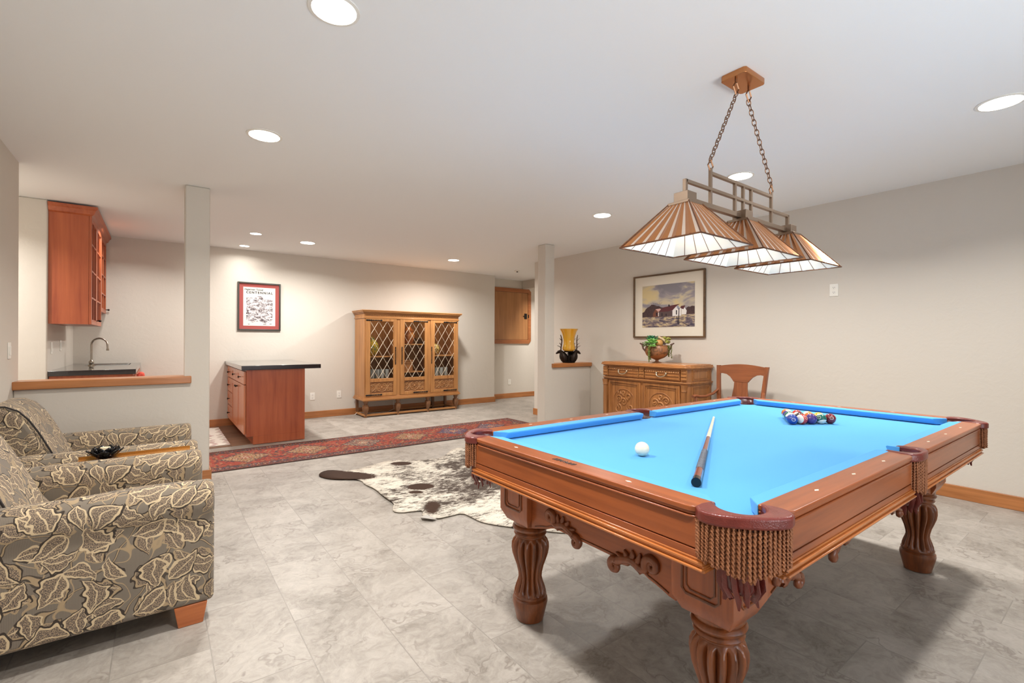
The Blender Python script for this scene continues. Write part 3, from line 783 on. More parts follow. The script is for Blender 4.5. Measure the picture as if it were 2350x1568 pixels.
CREAM = plain('ball_cream', (238, 230, 212), .1); DIG = plain('ball_digit', (20, 18, 18), .2)
where = {0: 'at the apex of the rack, nearest the cue ball'}
rack = [[2], [10, 11], [6, 8, 4], [12, 15, 1, 14], [13, 3, 9, 10, 7]]
rack[3] = [12, 15, 5, 14]; rack[4] = [13, 3, 9, 1, 7]
rown = ['at the near apex of the racked triangle', 'in the second row of the rack', 'in the middle row of the rack', 'in the fourth row of the rack', 'in the last row of the rack by the far rail']
rnd = random.Random(5)
for r, row in enumerate(rack):
    for i, num in enumerate(row):
        x = 2.832+r*.0497; y = 1.187+(len(row)-1)*.02875-i*.0575
        st = num > 8
        t = thing('billiard_ball', ('white ball with %s stripe ' % BN[num-8] if st else 'solid %s ball ' % BN[num])+rown[r], 'ball', (x, y, BED+BR), 0, 'numbered balls racked in a triangle')
        body_ = MB().sphere((0, 0, 0), BR, 32, 20).build('ball_body', ball_mat(num), t, smooth=60)
        toc = Vector((-x, -y, 1.24-BED)).normalized()
        if st:
            d = {11: -Rv*.9-Fv*.35+Zv*.1, 14: -Fv*.55-Zv*.85, 13: -Rv*.5-Fv*.4-Zv*.75, 9: -Rv*.85+Zv*.5, 10: -Rv*.3+Zv*.9, 12: Rv*.4+Zv*.8, 15: Rv*.8+Fv*.3}[num].normalized()
            body_.rotation_mode = 'QUATERNION'; body_.rotation_quaternion = Vector((0, 1, 0)).rotation_difference(d)
            nd = (toc+Zv*.25+Rv*{11: .45, 14: -.45}.get(num, 0)); nd = (nd-d*nd.dot(d)).normalized()
        else:
            nd = {2: toc+Rv*.25-Zv*.1, 7: toc+Rv*.3+Zv*.1, 4: -Fv*.3+Zv+Rv*.9}.get(num, toc+Zv*.8+Rv*.2).normalized()
        ang, el = math.atan2(nd.y, nd.x), math.asin(nd.z)
        ci = onball(disc(.0095), ang, el).build('number_disc', CREAM, t)
        onball(text_mb(str(num), .010), ang, el, BR*1.008).build('numeral', DIG, ci)
t = MB().sphere((0, 0, 0), BR, 40, 24).build('cue_ball', plain('cue_ball_ivory', (238, 228, 200), .1, coat=.5), smooth=60, loc=(1.556, 1.213, BED+BR))
tag(t, 'plain ivory white cue ball alone on the blue cloth', 'ball')
# cue
b0 = Vector((1.366, .855, BED+.0158)); b1 = Vector((2.66, 1.552, BED+.0068)); dr = b1-b0; Lc = dr.length
t = thing('pool_cue', 'two-piece pool cue lying on the blue cloth, butt toward the camera', 'cue', tuple(b0))
def cuer(f): return .0146-(.0146-.0062)*f
def cuepart(name, f0, f1, mat, k=1.0):
    MB().tube([dr*f0, dr*(f0+f1)/2, dr*f1], [cuer(f0)*k, cuer((f0+f1)/2)*k, cuer(f1)*k], 20).build(name, mat, t, smooth=50)
cuepart('butt_cap', -.004, .02, EBONY, 1.05)
cuepart('butt_sleeve', .02, .10, plain('cue_mahogany', (122, 46, 28), .15, coat=.5))
wm = NT('linen_wrap', .6); vv = wm.obj(); wm.col(wm.mix(wm.gt(wm.noise(vv, 500, 1)[0], .52), srgb(34, 40, 58), srgb(120, 128, 140)))
cuepart('grip_wrap', .10, .32, wm.mat, 1.02)
cuepart('forearm', .32, .53, plain('cue_mahogany', (122, 46, 28), .15))
cuepart('joint_collar', .53, .545, plain('cue_ivory', (236, 228, 212), .25), 1.03)
cuepart('shaft', .545, .985, plain('cue_maple', (232, 218, 190), .25))
cuepart('tip', .985, 1.0, plain('cue_tip', (220, 226, 232), .6))

# ------------------------------------------------------------------ billiard pendant
pn = thing('billiard_pendant', 'three-shade bronze billiard lamp hanging on chains over the pool table', 'pendant lamp', (2.325, 1.207, 0))
SX = [-.490, -.003, .483]; ZR, ZT = 1.652, 1.832; HB, HT = .193, .047
m = MB(); m.prism([(-.098, -.054), (-.088, -.064), (.088, -.064), (.098, -.054), (.098, .054), (.088, .064), (-.088, .064), (-.098, .054)], H-.028, H)
m.xf(Matrix.Translation((.018, .012, 0))); m.build('canopy', COPPER, pn, bevel=.002)
def ring4(h, z, c): return [Vector((c+a*h, b*h, z)) for a, b in ((-1, -1), (1, -1), (1, 1), (-1, 1))]
for si, sx in enumerate(SX):
    # sawtooth pleated outer shade
    m = MB(); m2 = MB(); NP = 6
    b4 = ring4(HB, ZR, sx); t4 = ring4(HT, ZT, sx)
    for k in range(4):
        B0, B1 = b4[k], b4[(k+1) % 4]; T0, T1 = t4[k], t4[(k+1) % 4]
        nrm = (B1-B0).cross(T0-B0).normalized()
        if nrm.z < 0: nrm = -nrm
        for j in range(NP):
            f0, f1 = j/NP, (j+1)/NP
            q = [B0.lerp(B1, f0), B0.lerp(B1, f1), T0.lerp(T1, f1), T0.lerp(T1, f0)]
            up = nrm*.007; upt = nrm*.002
            P3 = lambda g, h0, h1: (q[0].lerp(q[1], g)+h0, q[3].lerp(q[2], g)+h1)
            z0 = Vector((0, 0, 0)); a_ = P3(0, z0, z0); r_ = P3(.36, up, upt); c_ = P3(.72, z0, z0); e_ = P3(1, z0, z0)
            m.add([a_[0], r_[0], r_[1], a_[1]], [(0, 1, 2, 3)]); m.add([r_[0], c_[0], c_[1], r_[1]], [(0, 1, 2, 3)])
            m.add([a_[0], c_[0], r_[0]], [(0, 1, 2)])
            m2.add([c_[0], e_[0], e_[1], c_[1]], [(0, 1, 2, 3)])  # pale strips put the highlights of the folded copper into the colour
    sh = m.build('lamp_shade', COPPER, pn); sd_ = sh.modifiers.new('s', 'SOLIDIFY'); sd_.thickness = .0012
    s2_ = m2.build('fold_highlights', plain('fold_highlight_metal', (226, 206, 188), .3, .7), sh); s2_['label'] = 'pale metal wedges painted in as highlights between the copper folds'
    m = MB()
    r0 = ring4(HB+.003, ZR, sx); 
    for k in range(4): m.tube([r0[k], r0[(k+1) % 4]], .0036, 6)
    for k in range(4): m.tube([r0[k], t4[k]+Vector((0, 0, .006))], .0028, 6)
    m.build('shade_rim', plain('dark_copper', (120, 78, 52), .4, .8), sh)
    m = MB(); bi = ring4(HB-.004, ZR+.001, sx); ti = ring4(HT-.003, ZT-.006, sx)
    for k in range(4): m.add([bi[k], bi[(k+1) % 4], ti[(k+1) % 4], ti[k]], [(3, 2, 1, 0)])
    ln = m.build('shade_liner', LINER, sh); ln['label'] = 'white inner face'
    m = MB()
    for k in range(4):
        for j in range(1, 6):
            m.tube([bi[k].lerp(bi[(k+1) % 4], j/6)+Vector((0, 0, -.001)), ti[k].lerp(ti[(k+1) % 4], j/6)+Vector((0, 0, -.002))], .0013, 4)
    m.build('liner_ribs', plain('dark_copper', (120, 78, 52), .4, .8), ln)
    B(sx-.052, sx+.052, -.052, .052, ZT-.004, ZT+.008).box(sx-.034, sx+.034, -.034, .034, ZT+.008, ZT+.052).build('shade_cap', FIXMETAL, pn, bevel=.0015)
    MB().sphere((sx, 0, 1.765), .026, 16, 10, (1, 1, 1.2)).build('light_bulb', plain('bulb_glass', (255, 240, 214), .4, 0, 3), pn, smooth=60)
    l = bpy.data.lights.new('pendant_bulb', 'POINT'); l.energy = 1.15; l.shadow_soft_size = .03; l.color = (1, .9, .78)
    lo = bpy.data.objects.new('pendant_bulb', l); COL.objects.link(lo); lo.location = (2.325+sx, 1.207, 1.715)
m = MB(); bw = .008
m.box(SX[0], SX[2], -.012, .012, ZT+.014, ZT+.036)
m.box(SX[0]-bw, SX[0]+bw, -bw, bw, ZT+.05, 1.945); m.box(SX[2]-bw, SX[2]+bw, -bw, bw, ZT+.05, 1.945)
m.box(SX[0], SX[2], -bw, bw, 1.931, 1.945)
m.box(-.292, .292, -bw, bw, 2.005, 2.019)
for u, z1 in ((-.292, 2.035), (.292, 2.035), (-.078, 2.012), (0, 2.012), (.078, 2.012)): m.box(u-bw*.85, u+bw*.85, -bw*.85, bw*.85, ZT+.03, z1)
m.build('frame', FIXMETAL, pn, bevel=.001)
def link(m, c, d, up, r=.017, w=.010, th=.0022):
    d = d.normalized(); a = up-d*up.dot(d); a.normalize()
    m.tube([c+d*(r*cos(x))+a*(w*sin(x)) for x in [2*PI*k/12 for k in range(12)]], th, 5, closed=True)
def dia(m, c, r, ax):
    z = Vector((0, 0, 1)); P = [c+z*r, c+ax*r*.75, c-z*r, c-ax*r*.75, c+z*r]
    for i in range(4): m.tube([P[i], P[i+1]], .004, 4)
for u0, u1, in ((-.292, -.052), (.292, .072)):
    m = MB(); xa = Vector((1, 0, 0)); ya = Vector((0, 1, 0))
    lo_ = Vector((u0, 0, 2.045)); hi_ = Vector((u1, .01, 2.45)); d = hi_-lo_; dn = d.normalized(); n = int(d.length/.0265)
    dia(m, Vector((u0, 0, 2.047)), .028, xa)
    for k in range(n+1):
        c = lo_+Vector((0, 0, .03))+ (d-Vector((0, 0, .03)))*(k/n); link(m, c, dn, ya if k % 2 else dn.cross(ya))
    dia(m, Vector((u1, .01, 2.486)), .034, xa); m.tube([(u1, .01, 2.51), (u1, .01, H-.02)], .006, 8)
    m.build('chain', plain('chain_bronze', (128, 92, 66), .4, .8), pn, smooth=60)

# ------------------------------------------------------------------ armchairs
def armchair(cy, lb):
    t = thing('armchair', lb, 'armchair', (.205, cy, 0), 0, 'patterned armchairs by the half wall')
    hw = .435; aw = .175
    def arm(sg):
        # profile in (y,z), outer face at sg*hw
        o_ = hw; P = [(o_-.012, .092), (o_-.006, .30), (o_-.004, .435)]
        cy_a, cz = o_-.070, .530
        P += [(cy_a+.083*cos(a), cz+.083*sin(a)) for a in [R_(-42+18*k) for k in range(13)]]
        P += [(cy_a-.088, .50), (cy_a-.082, .30), (cy_a-.08, .092)]
        P = [(sg*y, z) for y, z in P]
        m = MB()
        # extrude with slightly shaped front
        m.prism(P, -.93, 0, 'X')
        return m.build('arm', FABRIC, t, bevel=.022, seg=4, smooth=60)
    for sg in (-1, 1):
        a = arm(sg)
    m = MB(); m.prism([(-hw+.10, .092), (hw-.10, .092), (hw-.10, .30), (-hw+.10, .30)], -.92, -.012, 'X'); m.build('seat_base', FABRIC, t, bevel=.01)
    m = MB(); m.prism([(-.62, .30), (-.62, .455), (-.3, .475), (-.04, .468), (-.012, .44), (-.005, .38), (-.012, .32), (-.03, .30)], -hw+aw-.012, hw-aw+.012, 'Y')
    m.build('seat_cushion', FABRIC, t, bevel=.02, seg=3, smooth=60)
    P = [(-.60, .44), (-.64, .50), (-.69, .62), (-.735, .72), (-.775, .795), (-.815, .845), (-.865, .872), (-.92, .875), (-.965, .85), (-.99, .80), (-1.0, .70), (-.98, .44)]
    m = MB(); m.prism(P, -hw+aw-.02, hw-aw+.02, 'Y'); bk = m.build('back_cushion', FABRIC, t, bevel=.03, seg=4, smooth=60)
    m = MB(); m.tube([(x+.006, -hw+aw-.012, z) for x, z in P[:9]], .0045, 6); m.build('piping', plain('dark_piping', (40, 34, 32), .8), bk, smooth=60)
    m = MB(); m.prism([(-.925, .092), (-.92, .58), (-.97, .60), (-1.02, .62), (-1.025, .60), (-.99, .092)], -hw+.04, hw-.04, 'Y'); m.build('back_frame', FABRIC, t, bevel=.02, seg=3, smooth=60)
    for sx, sy in ((-.085, -1), (-.085, 1), (-.90, -1), (-.90, 1)):
        m = MB(); y0 = sy*(hw-.055)
        tw = .06; bwid = .045
        f = [(sx-tw, y0-.04), (sx+tw, y0-.04), (sx+tw, y0+.04), (sx-tw, y0+.04)]; g = [(sx-bwid, y0-.028), (sx+bwid, y0-.028), (sx+bwid, y0+.028), (sx-bwid, y0+.028)]
        m.add([(*p, .094) for p in f]+[(*p, 0) for p in g], [(0, 1, 2, 3), (7, 6, 5, 4), (0, 4, 5, 1), (1, 5, 6, 2), (2, 6, 7, 3), (3, 7, 4, 0)])
        m.build('foot', wood('foot_oak', (190, 110, 60), (150, 78, 38), 'X', .35), t, bevel=.003)
    return t
armchair(2.890, 'nearer leaf-patterned armchair in the lower left foreground')
armchair(3.945, 'farther leaf-patterned armchair next to the half wall')
# narrow table in the gap
t = thing('side_table', 'narrow wooden table with brass edge wedged between the armchairs', 'table', (-.09, 3.417, 0))
B(-.25, .25, -.042, .042, .568, .586).build('table_top', wood('tray_wood', (176, 112, 56), (120, 66, 30), 'X', .2), t, bevel=.002)
B(-.25, .25, .042, .050, .562, .600).box(-.25, .25, -.050, -.042, .562, .588).build('edge_strip', BRASS, t)
for u in (-.2, .2): B(u-.012, u+.012, -.035, .035, 0, .568).build('leg', wood('tray_wood', (176, 112, 56), (120, 66, 30), 'Z', .2), t)
# lotus candle holder
t = thing('lotus_candle_holder', 'glossy black lotus candle bowl on the narrow table between armchairs', 'candle holder', (-.226, 3.405, .587))
m = MB(); m.lathe([(.0, .0), (.028, .001), (.040, .012), (.034, .02), (0, .016)], 24, cap=False)
m.build('bowl', EBONY, t, smooth=60)
m = MB()
for ringi, (cnt, r0, r1, h, a0) in enumerate(((8, .024, .080, .040, 0), (8, .018, .052, .052, PI/8))):
    for k in range(cnt):
        a = a0+2*PI*k/cnt; n = 7; vs = []
        for i in range(n):
            f = i/(n-1); r = r0+(r1-r0)*f; z = .008+h*f**1.6; wv = .031*math.sqrt(max(0, 1-(2*f*.95-.9)**2))*(1-f*.25)+.0008
            for s_ in (-1, 0, 1):
                vs.append((r*cos(a)-s_*wv*sin(a), r*sin(a)+s_*wv*cos(a), z+abs(s_)*.007))
        m.add(vs, [(3*i+j, 3*i+j+1, 3*i+j+4, 3*i+j+3) for i in range(n-1) for j in (0, 1)])
pe = m.build('petals', EBONY, t, smooth=60); s_ = pe.modifiers.new('s', 'SOLIDIFY'); s_.thickness = .003
t2 = MB().lathe([(.024, 0), (.0245, .03), (.022, .046), (0, .043)], 20, cap=False).build('candle', plain('wax', (226, 206, 172), .6), smooth=40, loc=(-.226, 3.405, .587+.0165))
tag(t2, 'short cream candle standing in the black lotus bowl', 'candle')

# ------------------------------------------------------------------ kitchen
# base cabinet with black counter and sink
kc = thing('kitchen_base_cabinet', 'cherry base cabinet under the black counter behind the half wall', 'cabinet', (0, 0, 0))
B(-.828, -.20, 6.27, 7.925, .1, .882).build('body', cherry('Z'), kc)
B(-.828, -.26, 6.29, 7.925, .0045, .1).build('toe_kick', plain('toe_dark', (60, 34, 24), .6), kc)
for k in range(3):
    y0 = 6.3+k*.54; d = B(-.20, -.18, y0, y0+.52, .13, .86).build('door', cherry('Z'), kc, bevel=.002)
    MB().sphere((-.165, y0+.06, .78), .013, 12, 8).build('knob', BRONZE, d, smooth=60)
ct = thing('kitchen_countertop', 'black kitchen counter slab with an inset steel sink', 'countertop', (0, 0, 0))
m = MB(); m.box(-.832, -.176, 6.245, 7.36, .8825, .932); m.box(-.832, -.176, 7.78, 7.94, .8825, .932); m.box(-.832, -.68, 7.36, 7.78, .8825, .932); m.box(-.27, -.176, 7.36, 7.78, .8825, .932)
m.build('slab', BLACKSTONE, ct, bevel=.003)
sk = thing('steel_sink', 'stainless sink set into the black kitchen counter', 'sink', (-.475, 7.57, .9325))
m = MB(); m.box(-.20, .20, -.205, -.185, 0, .004); m.box(-.20, .20, .185, .205, 0, .004); m.box(-.20, -.18, -.185, .185, 0, .004); m.box(.18, .20, -.185, .185, 0, .004)
m.build('rim', STEEL, sk)
m = MB(); m.add([(-.18, -.185, 0), (.18, -.185, 0), (.18, .185, 0), (-.18, .185, 0), (-.17, -.175, -.04), (.17, -.175, -.04), (.17, .175, -.04), (-.17, .175, -.04)], [(0, 1, 5, 4), (1, 2, 6, 5), (2, 3, 7, 6), (3, 0, 4, 7), (4, 5, 6, 7)])
m.build('basin', STEEL, sk)
fa = thing('gooseneck_faucet', 'brushed nickel gooseneck faucet at the kitchen sink', 'faucet', (-.61, 7.30, .9325))
MB().lathe([(.03, 0), (.03, .008), (.018, .014), (.022, .03), (.024, .045), (.015, .06), (.013, .065)], 20).build('base', NICKEL, fa, smooth=40)
P = [(0, 0, .06), (0, 0, .24)]+[(.085-.085*cos(a), 0, .24+.075*sin(a)) for a in [PI*k/10 for k in range(1, 10)]]+[(.17, 0, .235), (.172, 0, .195)]
P = [Vector((p[0]*.87, -p[0]*.5, p[2])) for p in P]
MB().tube(P, .0095, 12).build('spout', NICKEL, fa, smooth=60)
MB().tube([P[-1], P[-1]+Vector((0, 0, -.02))], .013, 12).build('nozzle', NICKEL, fa)
t = MB().sphere((0, 0, 0), .04, 12, 8, (.8, 1, 1.0)).build('red_cloth', plain('red_cloth', (226, 90, 72), .9), smooth=60, loc=(-.135, 6.29, .862))
for v in t.data.vertices: v.co += Vector((random.uniform(-.008, .008), random.uniform(-.008, .008), random.uniform(-.01, .008)))
tag(t, 'small red cloth at the right end of the kitchen counter', 'cloth')
# a knob it hangs from is hidden; upper cabinets
def upper(y0, y1, z0, lb, ndoor):
    t = thing('wall_cabinet', lb, 'cabinet', (0, 0, 0), 0, 'kitchen wall cabinets')
    x0, x1, z1 = -.833, -.545, 2.455
    m = MB(); th = .018
    m.box(x0, x1, y0, y0+th, z0, z1); m.box(x0, x1, y1-th, y1, z0, z1); m.box(x0, x1, y0+th, y1-th, z0, z0+th); m.box(x0, x1, y0+th, y1-th, z1-th, z1)
    m.box(x0, x0+.01, y0+th, y1-th, z0+th, z1-th)
    m.build('body', cherry('Z'), t)
    for zz in (z0+.35, z0+.68): B(x0+.012, x1-.02, y0+th, y1-th, zz, zz+.015).build('shelf', cherry('Y'), t)
    # crown
    m = MB(); pr = [(0, 0), (.02, .012), (.035, .05), (.05, .062), (.05, .085), (0, .085)]
    m.add([], [])
    n = len(pr); vs = []
    ring = lambda o_, z: [(x0, y0-(o_ if y0 < 6.4 else 0), z1+z), (x1+.02+o_, y0-(o_ if y0 < 6.4 else 0), z1+z), (x1+.02+o_, y1, z1+z), (x0, y1, z1+z)]
    for o_, z in pr: vs += ring(o_, z)
    fs = [(4*i+k, 4*i+(k+1) % 4, 4*(i+1)+(k+1) % 4, 4*(i+1)+k) for i in range(n-1) for k in range(4)]+[(3, 2, 1, 0)]
    m.add(vs, fs); m.build('crown_moulding', cherry('Y'), t)
    w = (y1-y0)/ndoor
    for k in range(ndoor):
        a, b = y0+k*w+.002, y0+(k+1)*w-.002; s_ = .05
        m = MB(); X0, X1 = x1+.001, x1+.021
        m.box(X0, X1, a, a+s_, z0, z1); m.box(X0, X1, b-s_, b, z0, z1); m.box(X0, X1, a+s_, b-s_, z0, z0+s_); m.box(X0, X1, a+s_, b-s_, z1-s_, z1)
        d = m.build('door', cherry('Z'), t, bevel=.002)
        m = MB(); mid = (a+b)/2; m.box(X0+.004, X1-.002, mid-.008, mid+.008, z0+s_, z1-s_)
        nz = 4
        for q in range(1, nz): zz = z0+(z1-z0)*q/nz; m.box(X0+.004, X1-.002, a+s_, b-s_, zz-.008, zz+.008)
        m.build('muntins', cherry('Z'), d)
        B(X0+.006, X0+.010, a+s_, b-s_, z0+s_, z1-s_).build('glass_pane', PANE, d)
        ky = b-.025 if k % 2 == 0 else a+.025
        MB().tube([(X1, ky, z0+.05), (X1+.02, ky, z0+.05)], .005, 8).sphere((X1+.026, ky, z0+.05), .012, 12, 8).build('knob', BRONZE, d, smooth=60)
    l = bpy.data.lights.new('cabinet_light', 'POINT'); l.energy = .45; l.shadow_soft_size = .03; l.color = (1, .82, .66)
    lo = bpy.data.objects.new('cabinet_light', l); COL.objects.link(lo); lo.location = (-.69, (y0+y1)/2, z1-.06)
    return t
upper(6.262, 7.30, 1.385, 'cherry wall cabinet with glass doors, its plain side facing the room', 2)
upper(7.302, 7.935, 1.56, 'shorter cherry glass-door wall cabinet in the kitchen corner', 1)

# peninsula
ps = thing('peninsula_cabinet', 'cherry peninsula cabinet with plain end panel standing on the floor', 'cabinet', (0, 0, 0))
m = MB(); m.box(.835, 1.477, 6.30, 7.925, .10, .883); m.box(.906, 1.477, 6.30, 7.925, .0045, .10)
m.build('body', cherry('Z'), ps, bevel=.002)
def front_panel(par, name, y0, y1, z0, z1, knob=None, raised=True):
    d = B(.815, .833, y0, y1, z0, z1).build(name, wood('cherry_light', (214, 140, 96), (180, 100, 62), 'Z', .3, .6), par, bevel=.003)
    if raised:
        m = MB(); s_ = min(.05, (z1-z0)*.25)
        m.box(.811, .815, y0, y0+s_, z0, z1); m.box(.811, .815, y1-s_, y1, z0, z1); m.box(.811, .815, y0+s_, y1-s_, z0, z0+s_); m.box(.811, .815, y0+s_, y1-s_, z1-s_, z1)
        m.build('frame', wood('cherry_light', (214, 140, 96), (180, 100, 62), 'Z', .3, .6), d)
    if knob:
        MB().tube([(.812, knob[0], knob[1]), (.792, knob[0], knob[1])], .005, 8).sphere((.786, knob[0], knob[1]), .013, 12, 8, (.7, 1, 1)).build('knob', BRONZE, d, smooth=60)
cols = [(6.32, 6.86), (6.865, 7.40), (7.405, 7.92)]
for i, (a, b) in enumerate(cols):
    front_panel(ps, 'drawer', a, b, .715, .865, ((a+b)/2, .79))
front_panel(ps, 'door', 6.32, 6.86, .13, .705, (6.82, .66)); front_panel(ps, 'door', 6.865, 7.40, .13, .705, (6.905, .66))
for z0, z1 in ((.52, .705), (.33, .51), (.13, .32)): front_panel(ps, 'drawer', 7.405, 7.92, z0, z1, (7.66, (z0+z1)/2))
cp = B(.780, 1.66, 6.265, 7.94, .884, .935).build('peninsula_countertop', BLACKSTONE, bevel=.003)
tag(cp, 'thick black countertop slab overhanging the cherry peninsula', 'countertop')

# ------------------------------------------------------------------ poster on the back wall
po = thing('framed_poster', 'centennial poster in a red mat and dark frame on the back wall', 'picture', (1.219, YB-.001, 1.731))
fw, fh = .287, .356
m = MB()
for a in ((-fw, -fw+.022, -fh, fh), (fw-.022, fw, -fh, fh), (-fw+.022, fw-.022, -fh, -fh+.022), (-fw+.022, fw-.022, fh-.022, fh)): m.box(a[0], a[1], -.028, 0, a[2], a[3])
m.build('frame', plain('poster_frame', (62, 58, 50), .35), po, bevel=.004)
B(-fw+.021, fw-.021, -.010, -.002, -fh+.021, fh-.021).build('mat', plain('red_mat', (156, 72, 66), .8), po)
pr = B(-.213, .213, -.0115, -.0105, -.285, .285).build('print', plain('poster_paper', (214, 208, 200), .8), po)
def ptext(s_, size, x, z, c, sp=1.0, par=pr, shear=0, y=-.0122):
    m = text_mb(s_, size, sp, .0016)
    m.v = [(p[0]+x+shear*p[1], y, p[1]+z) for p in m.v]
    m.build('lettering', plain('ink_%d' % c[0], c, .8), par)
ptext('CENTENNIAL', .046, 0, .205, (44, 42, 42), 1.36)
ptext('Hagerman Tunnel', .034, -.075, .250, (112, 118, 112), 1.0, shear=.25)
mm = NT('engraving', .8); v = mm.obj()
nn = mm.noise(mm.map(v, (9, 1, 26)), 1.6, 5, .7, .8)[0]; n2 = mm.noise(v, 60, 2)[0]
mm.col(mm.ramp(mm.m('ADD', mm.m('MULTIPLY', nn, .75), mm.m('MULTIPLY', n2, .25)), [(.42, srgb(84, 74, 74)), (.5, srgb(176, 168, 168)), (.56, srgb(226, 222, 218))]))
PB = [(-.175, -.20), (-.1, -.235), (0, -.215), (.08, -.25), (.175, -.20), (.178, .105), (.10, .112), (.05, .105), (.045, .135), (.02, .155), (-.02, .158), (-.05, .14), (-.06, .13), (-.175, .13)]
MB().prism(PB, -.0122, -.0112, 'Y').build('landscape_print', mm.mat, pr)
# glazing would be invisible here; small imprint marks
for x, z, w in ((-.14, -.262, .02), (.07, -.262, .04), (.15, -.255, .03)): B(x-w/2, x+w/2, -.0122, -.0115, z-.006, z+.006).build('imprint', plain('ink_grey', (140, 134, 130), .8), pr)

# ------------------------------------------------------------------ painting on the right wall
pa = thing('framed_watercolor', 'watercolour of white farm cottages in a wide mat above the sideboard', 'picture', (XR-.001, 3.59, 1.687))
# local: y along wall (viewer's left = +y), z up, x negative into the room
hw_, hh = .516, .403
m = MB()
for a in ((-hw_, -hw_+.02, -hh, hh), (hw_-.02, hw_, -hh, hh), (-hw_+.02, hw_-.02, -hh, -hh+.02), (-hw_+.02, hw_-.02, hh-.02, hh)): m.box(-.03, 0, a[0], a[1], a[2], a[3])
m.build('frame', wood('picture_frame', (112, 84, 54), (66, 46, 28), 'Y', .35), pa, bevel=.004)
B(-.010, -.002, -hw_+.019, hw_-.019, -hh+.019, hh-.019).build('mat', plain('ivory_mat', (226, 216, 198), .85), pa)
sk_ = NT('painted_sky', .9); v = sk_.obj(); n = sk_.noise(sk_.map(v, (1, 2.2, 4.5), (3, 0, 0), (R_(-20), 0, 0)), 1.6, 4, .5, .6)[0]
sk_.col(sk_.ramp(n, [(.36, srgb(206, 186, 140)), (.46, srgb(190, 176, 152)), (.54, srgb(148, 140, 144)), (.64, srgb(132, 127, 132))]))
AW, Z0, Z1 = .378, -.270, .266
art = B(-.012, -.0105, -AW, AW, Z0, Z1).build('painting', sk_.mat, pa)
def ap(name, pts, mat, d=.0004, par=art):
    """pts in picture units (u 0..1 left to right, v 0..1 bottom to top)"""
    P = [(AW-2*AW*u, Z0+(Z1-Z0)*vv) for u, vv in pts]
    MB().prism(P, -.0121-d, -.0119, 'X').build(name, mat, par)
gm = NT('painted_ground', .9); v = gm.obj(); n = gm.noise(gm.map(v, (1, 7, 22), (0, 0, 0), (R_(12), 0, 0)), 1.3, 5, .65, .5)[0]
gm.col(gm.ramp(n, [(.38, srgb(70, 62, 76)), (.48, srgb(120, 106, 108)), (.56, srgb(176, 154, 122)), (.66, srgb(208, 190, 150))]))
tm = NT('painted_tree', .9); v = tm.obj(); tm.col(tm.mix(tm.noise(v, 40, 3)[0], srgb(48, 36, 40), srgb(92, 68, 64)))
ap('painted_ground', [(0, 0), (1, 0), (1, .285), (.8, .29), (.5, .26), (0, .25)], gm.mat, .0003)
ap('painted_trees', [(0, .25), (0, .36), (.04, .38), (.07, .44), (.11, .48), (.15, .50), (.19, .545), (.23, .54), (.27, .52), (.30, .50), (.34, .50), (.38, .47), (.42, .46), (.5, .3), (.5, .24)], tm.mat, .0005)
ap('painted_trees', [(.84, .28), (.85, .42), (.89, .45), (.92, .44), (.95, .46), (1, .45), (1, .28)], tm.mat, .0005)
roof = plain('paint_roof', (92, 48, 50), .9); wht = plain('paint_white', (226, 220, 214), .9); shd = plain('paint_shade', (88, 70, 68), .9); dkp = plain('paint_dark', (48, 36, 44), .9); brp = plain('paint_brick', (120, 74, 56), .9)
ap('painted_house', [(.22, .25), (.22, .33), (.27, .43), (.33, .36), (.33, .25)], brp, .0008)
ap('painted_house', [(.33, .25), (.33, .37), (.60, .37), (.60, .25)], shd, .0008)
ap('painted_house', [(.60, .25), (.60, .39), (.67, .47), (.70, .49), (.76, .42), (.76, .25)], wht, .0009)
ap('painted_house', [(.77, .28), (.77, .40), (.81, .45), (.86, .36), (.85, .28)], wht, .0009)
ap('painted_roof', [(.27, .43), (.33, .36), (.38, .42), (.36, .44)], plain('paint_pink', (206, 160, 148), .9), .001)
ap('painted_roof', [(.34, .36), (.42, .46), (.52, .48), (.60, .50), (.74, .52), (.68, .48), (.60, .38), (.50, .36)], roof, .001)
ap('painted_roof', [(.74, .43), (.76, .47), (.835, .48), (.80, .39), (.775, .41)], roof, .001)
ap('painted_chimney', [(.52, .47), (.52, .51), (.535, .53), (.55, .50), (.55, .47)], dkp, .0011)
ap('painted_gable', [(.67, .47), (.705, .49), (.74, .42), (.72, .38), (.69, .42)], plain('paint_grey', (150, 148, 158), .9), .0012)
for u0, u1, v0, v1 in ((.665, .685, .28, .38), (.28, .31, .27, .35), (.39, .41, .26, .33), (.47, .49, .26, .31)): ap('painted_opening', [(u0, v0), (u1, v0), (u1, v1), (u0, v1)], dkp, .0012)
ap('painted_opening', [(.325, .26), (.34, .26), (.34, .35), (.325, .35)], wht, .0012)
for P in ([(.675, .24), (.685, .24), (.705, .08), (.695, .08)], [(.715, .42), (.728, .42), (.722, .06), (.705, .06)], [(.72, .14), (.73, .14), (.91, .02), (.90, .01)]): ap('painted_post', P, dkp, .0014)
for k in range(14):
    u = .03+k*.023; ap('painted_grass', [(u, .12), (u+.004, .12), (u+.025, .22), (u+.021, .22)], plain('paint_straw', (190, 176, 150), .9), .0012)
for k in range(5):
    u = .24+k*.02; ap('painted_twig', [(u+.01, .50), (u+.014, .50), (u+.02*(k-1)+.02, .58), (u+.02*(k-1)+.016, .58)], dkp, .0012)

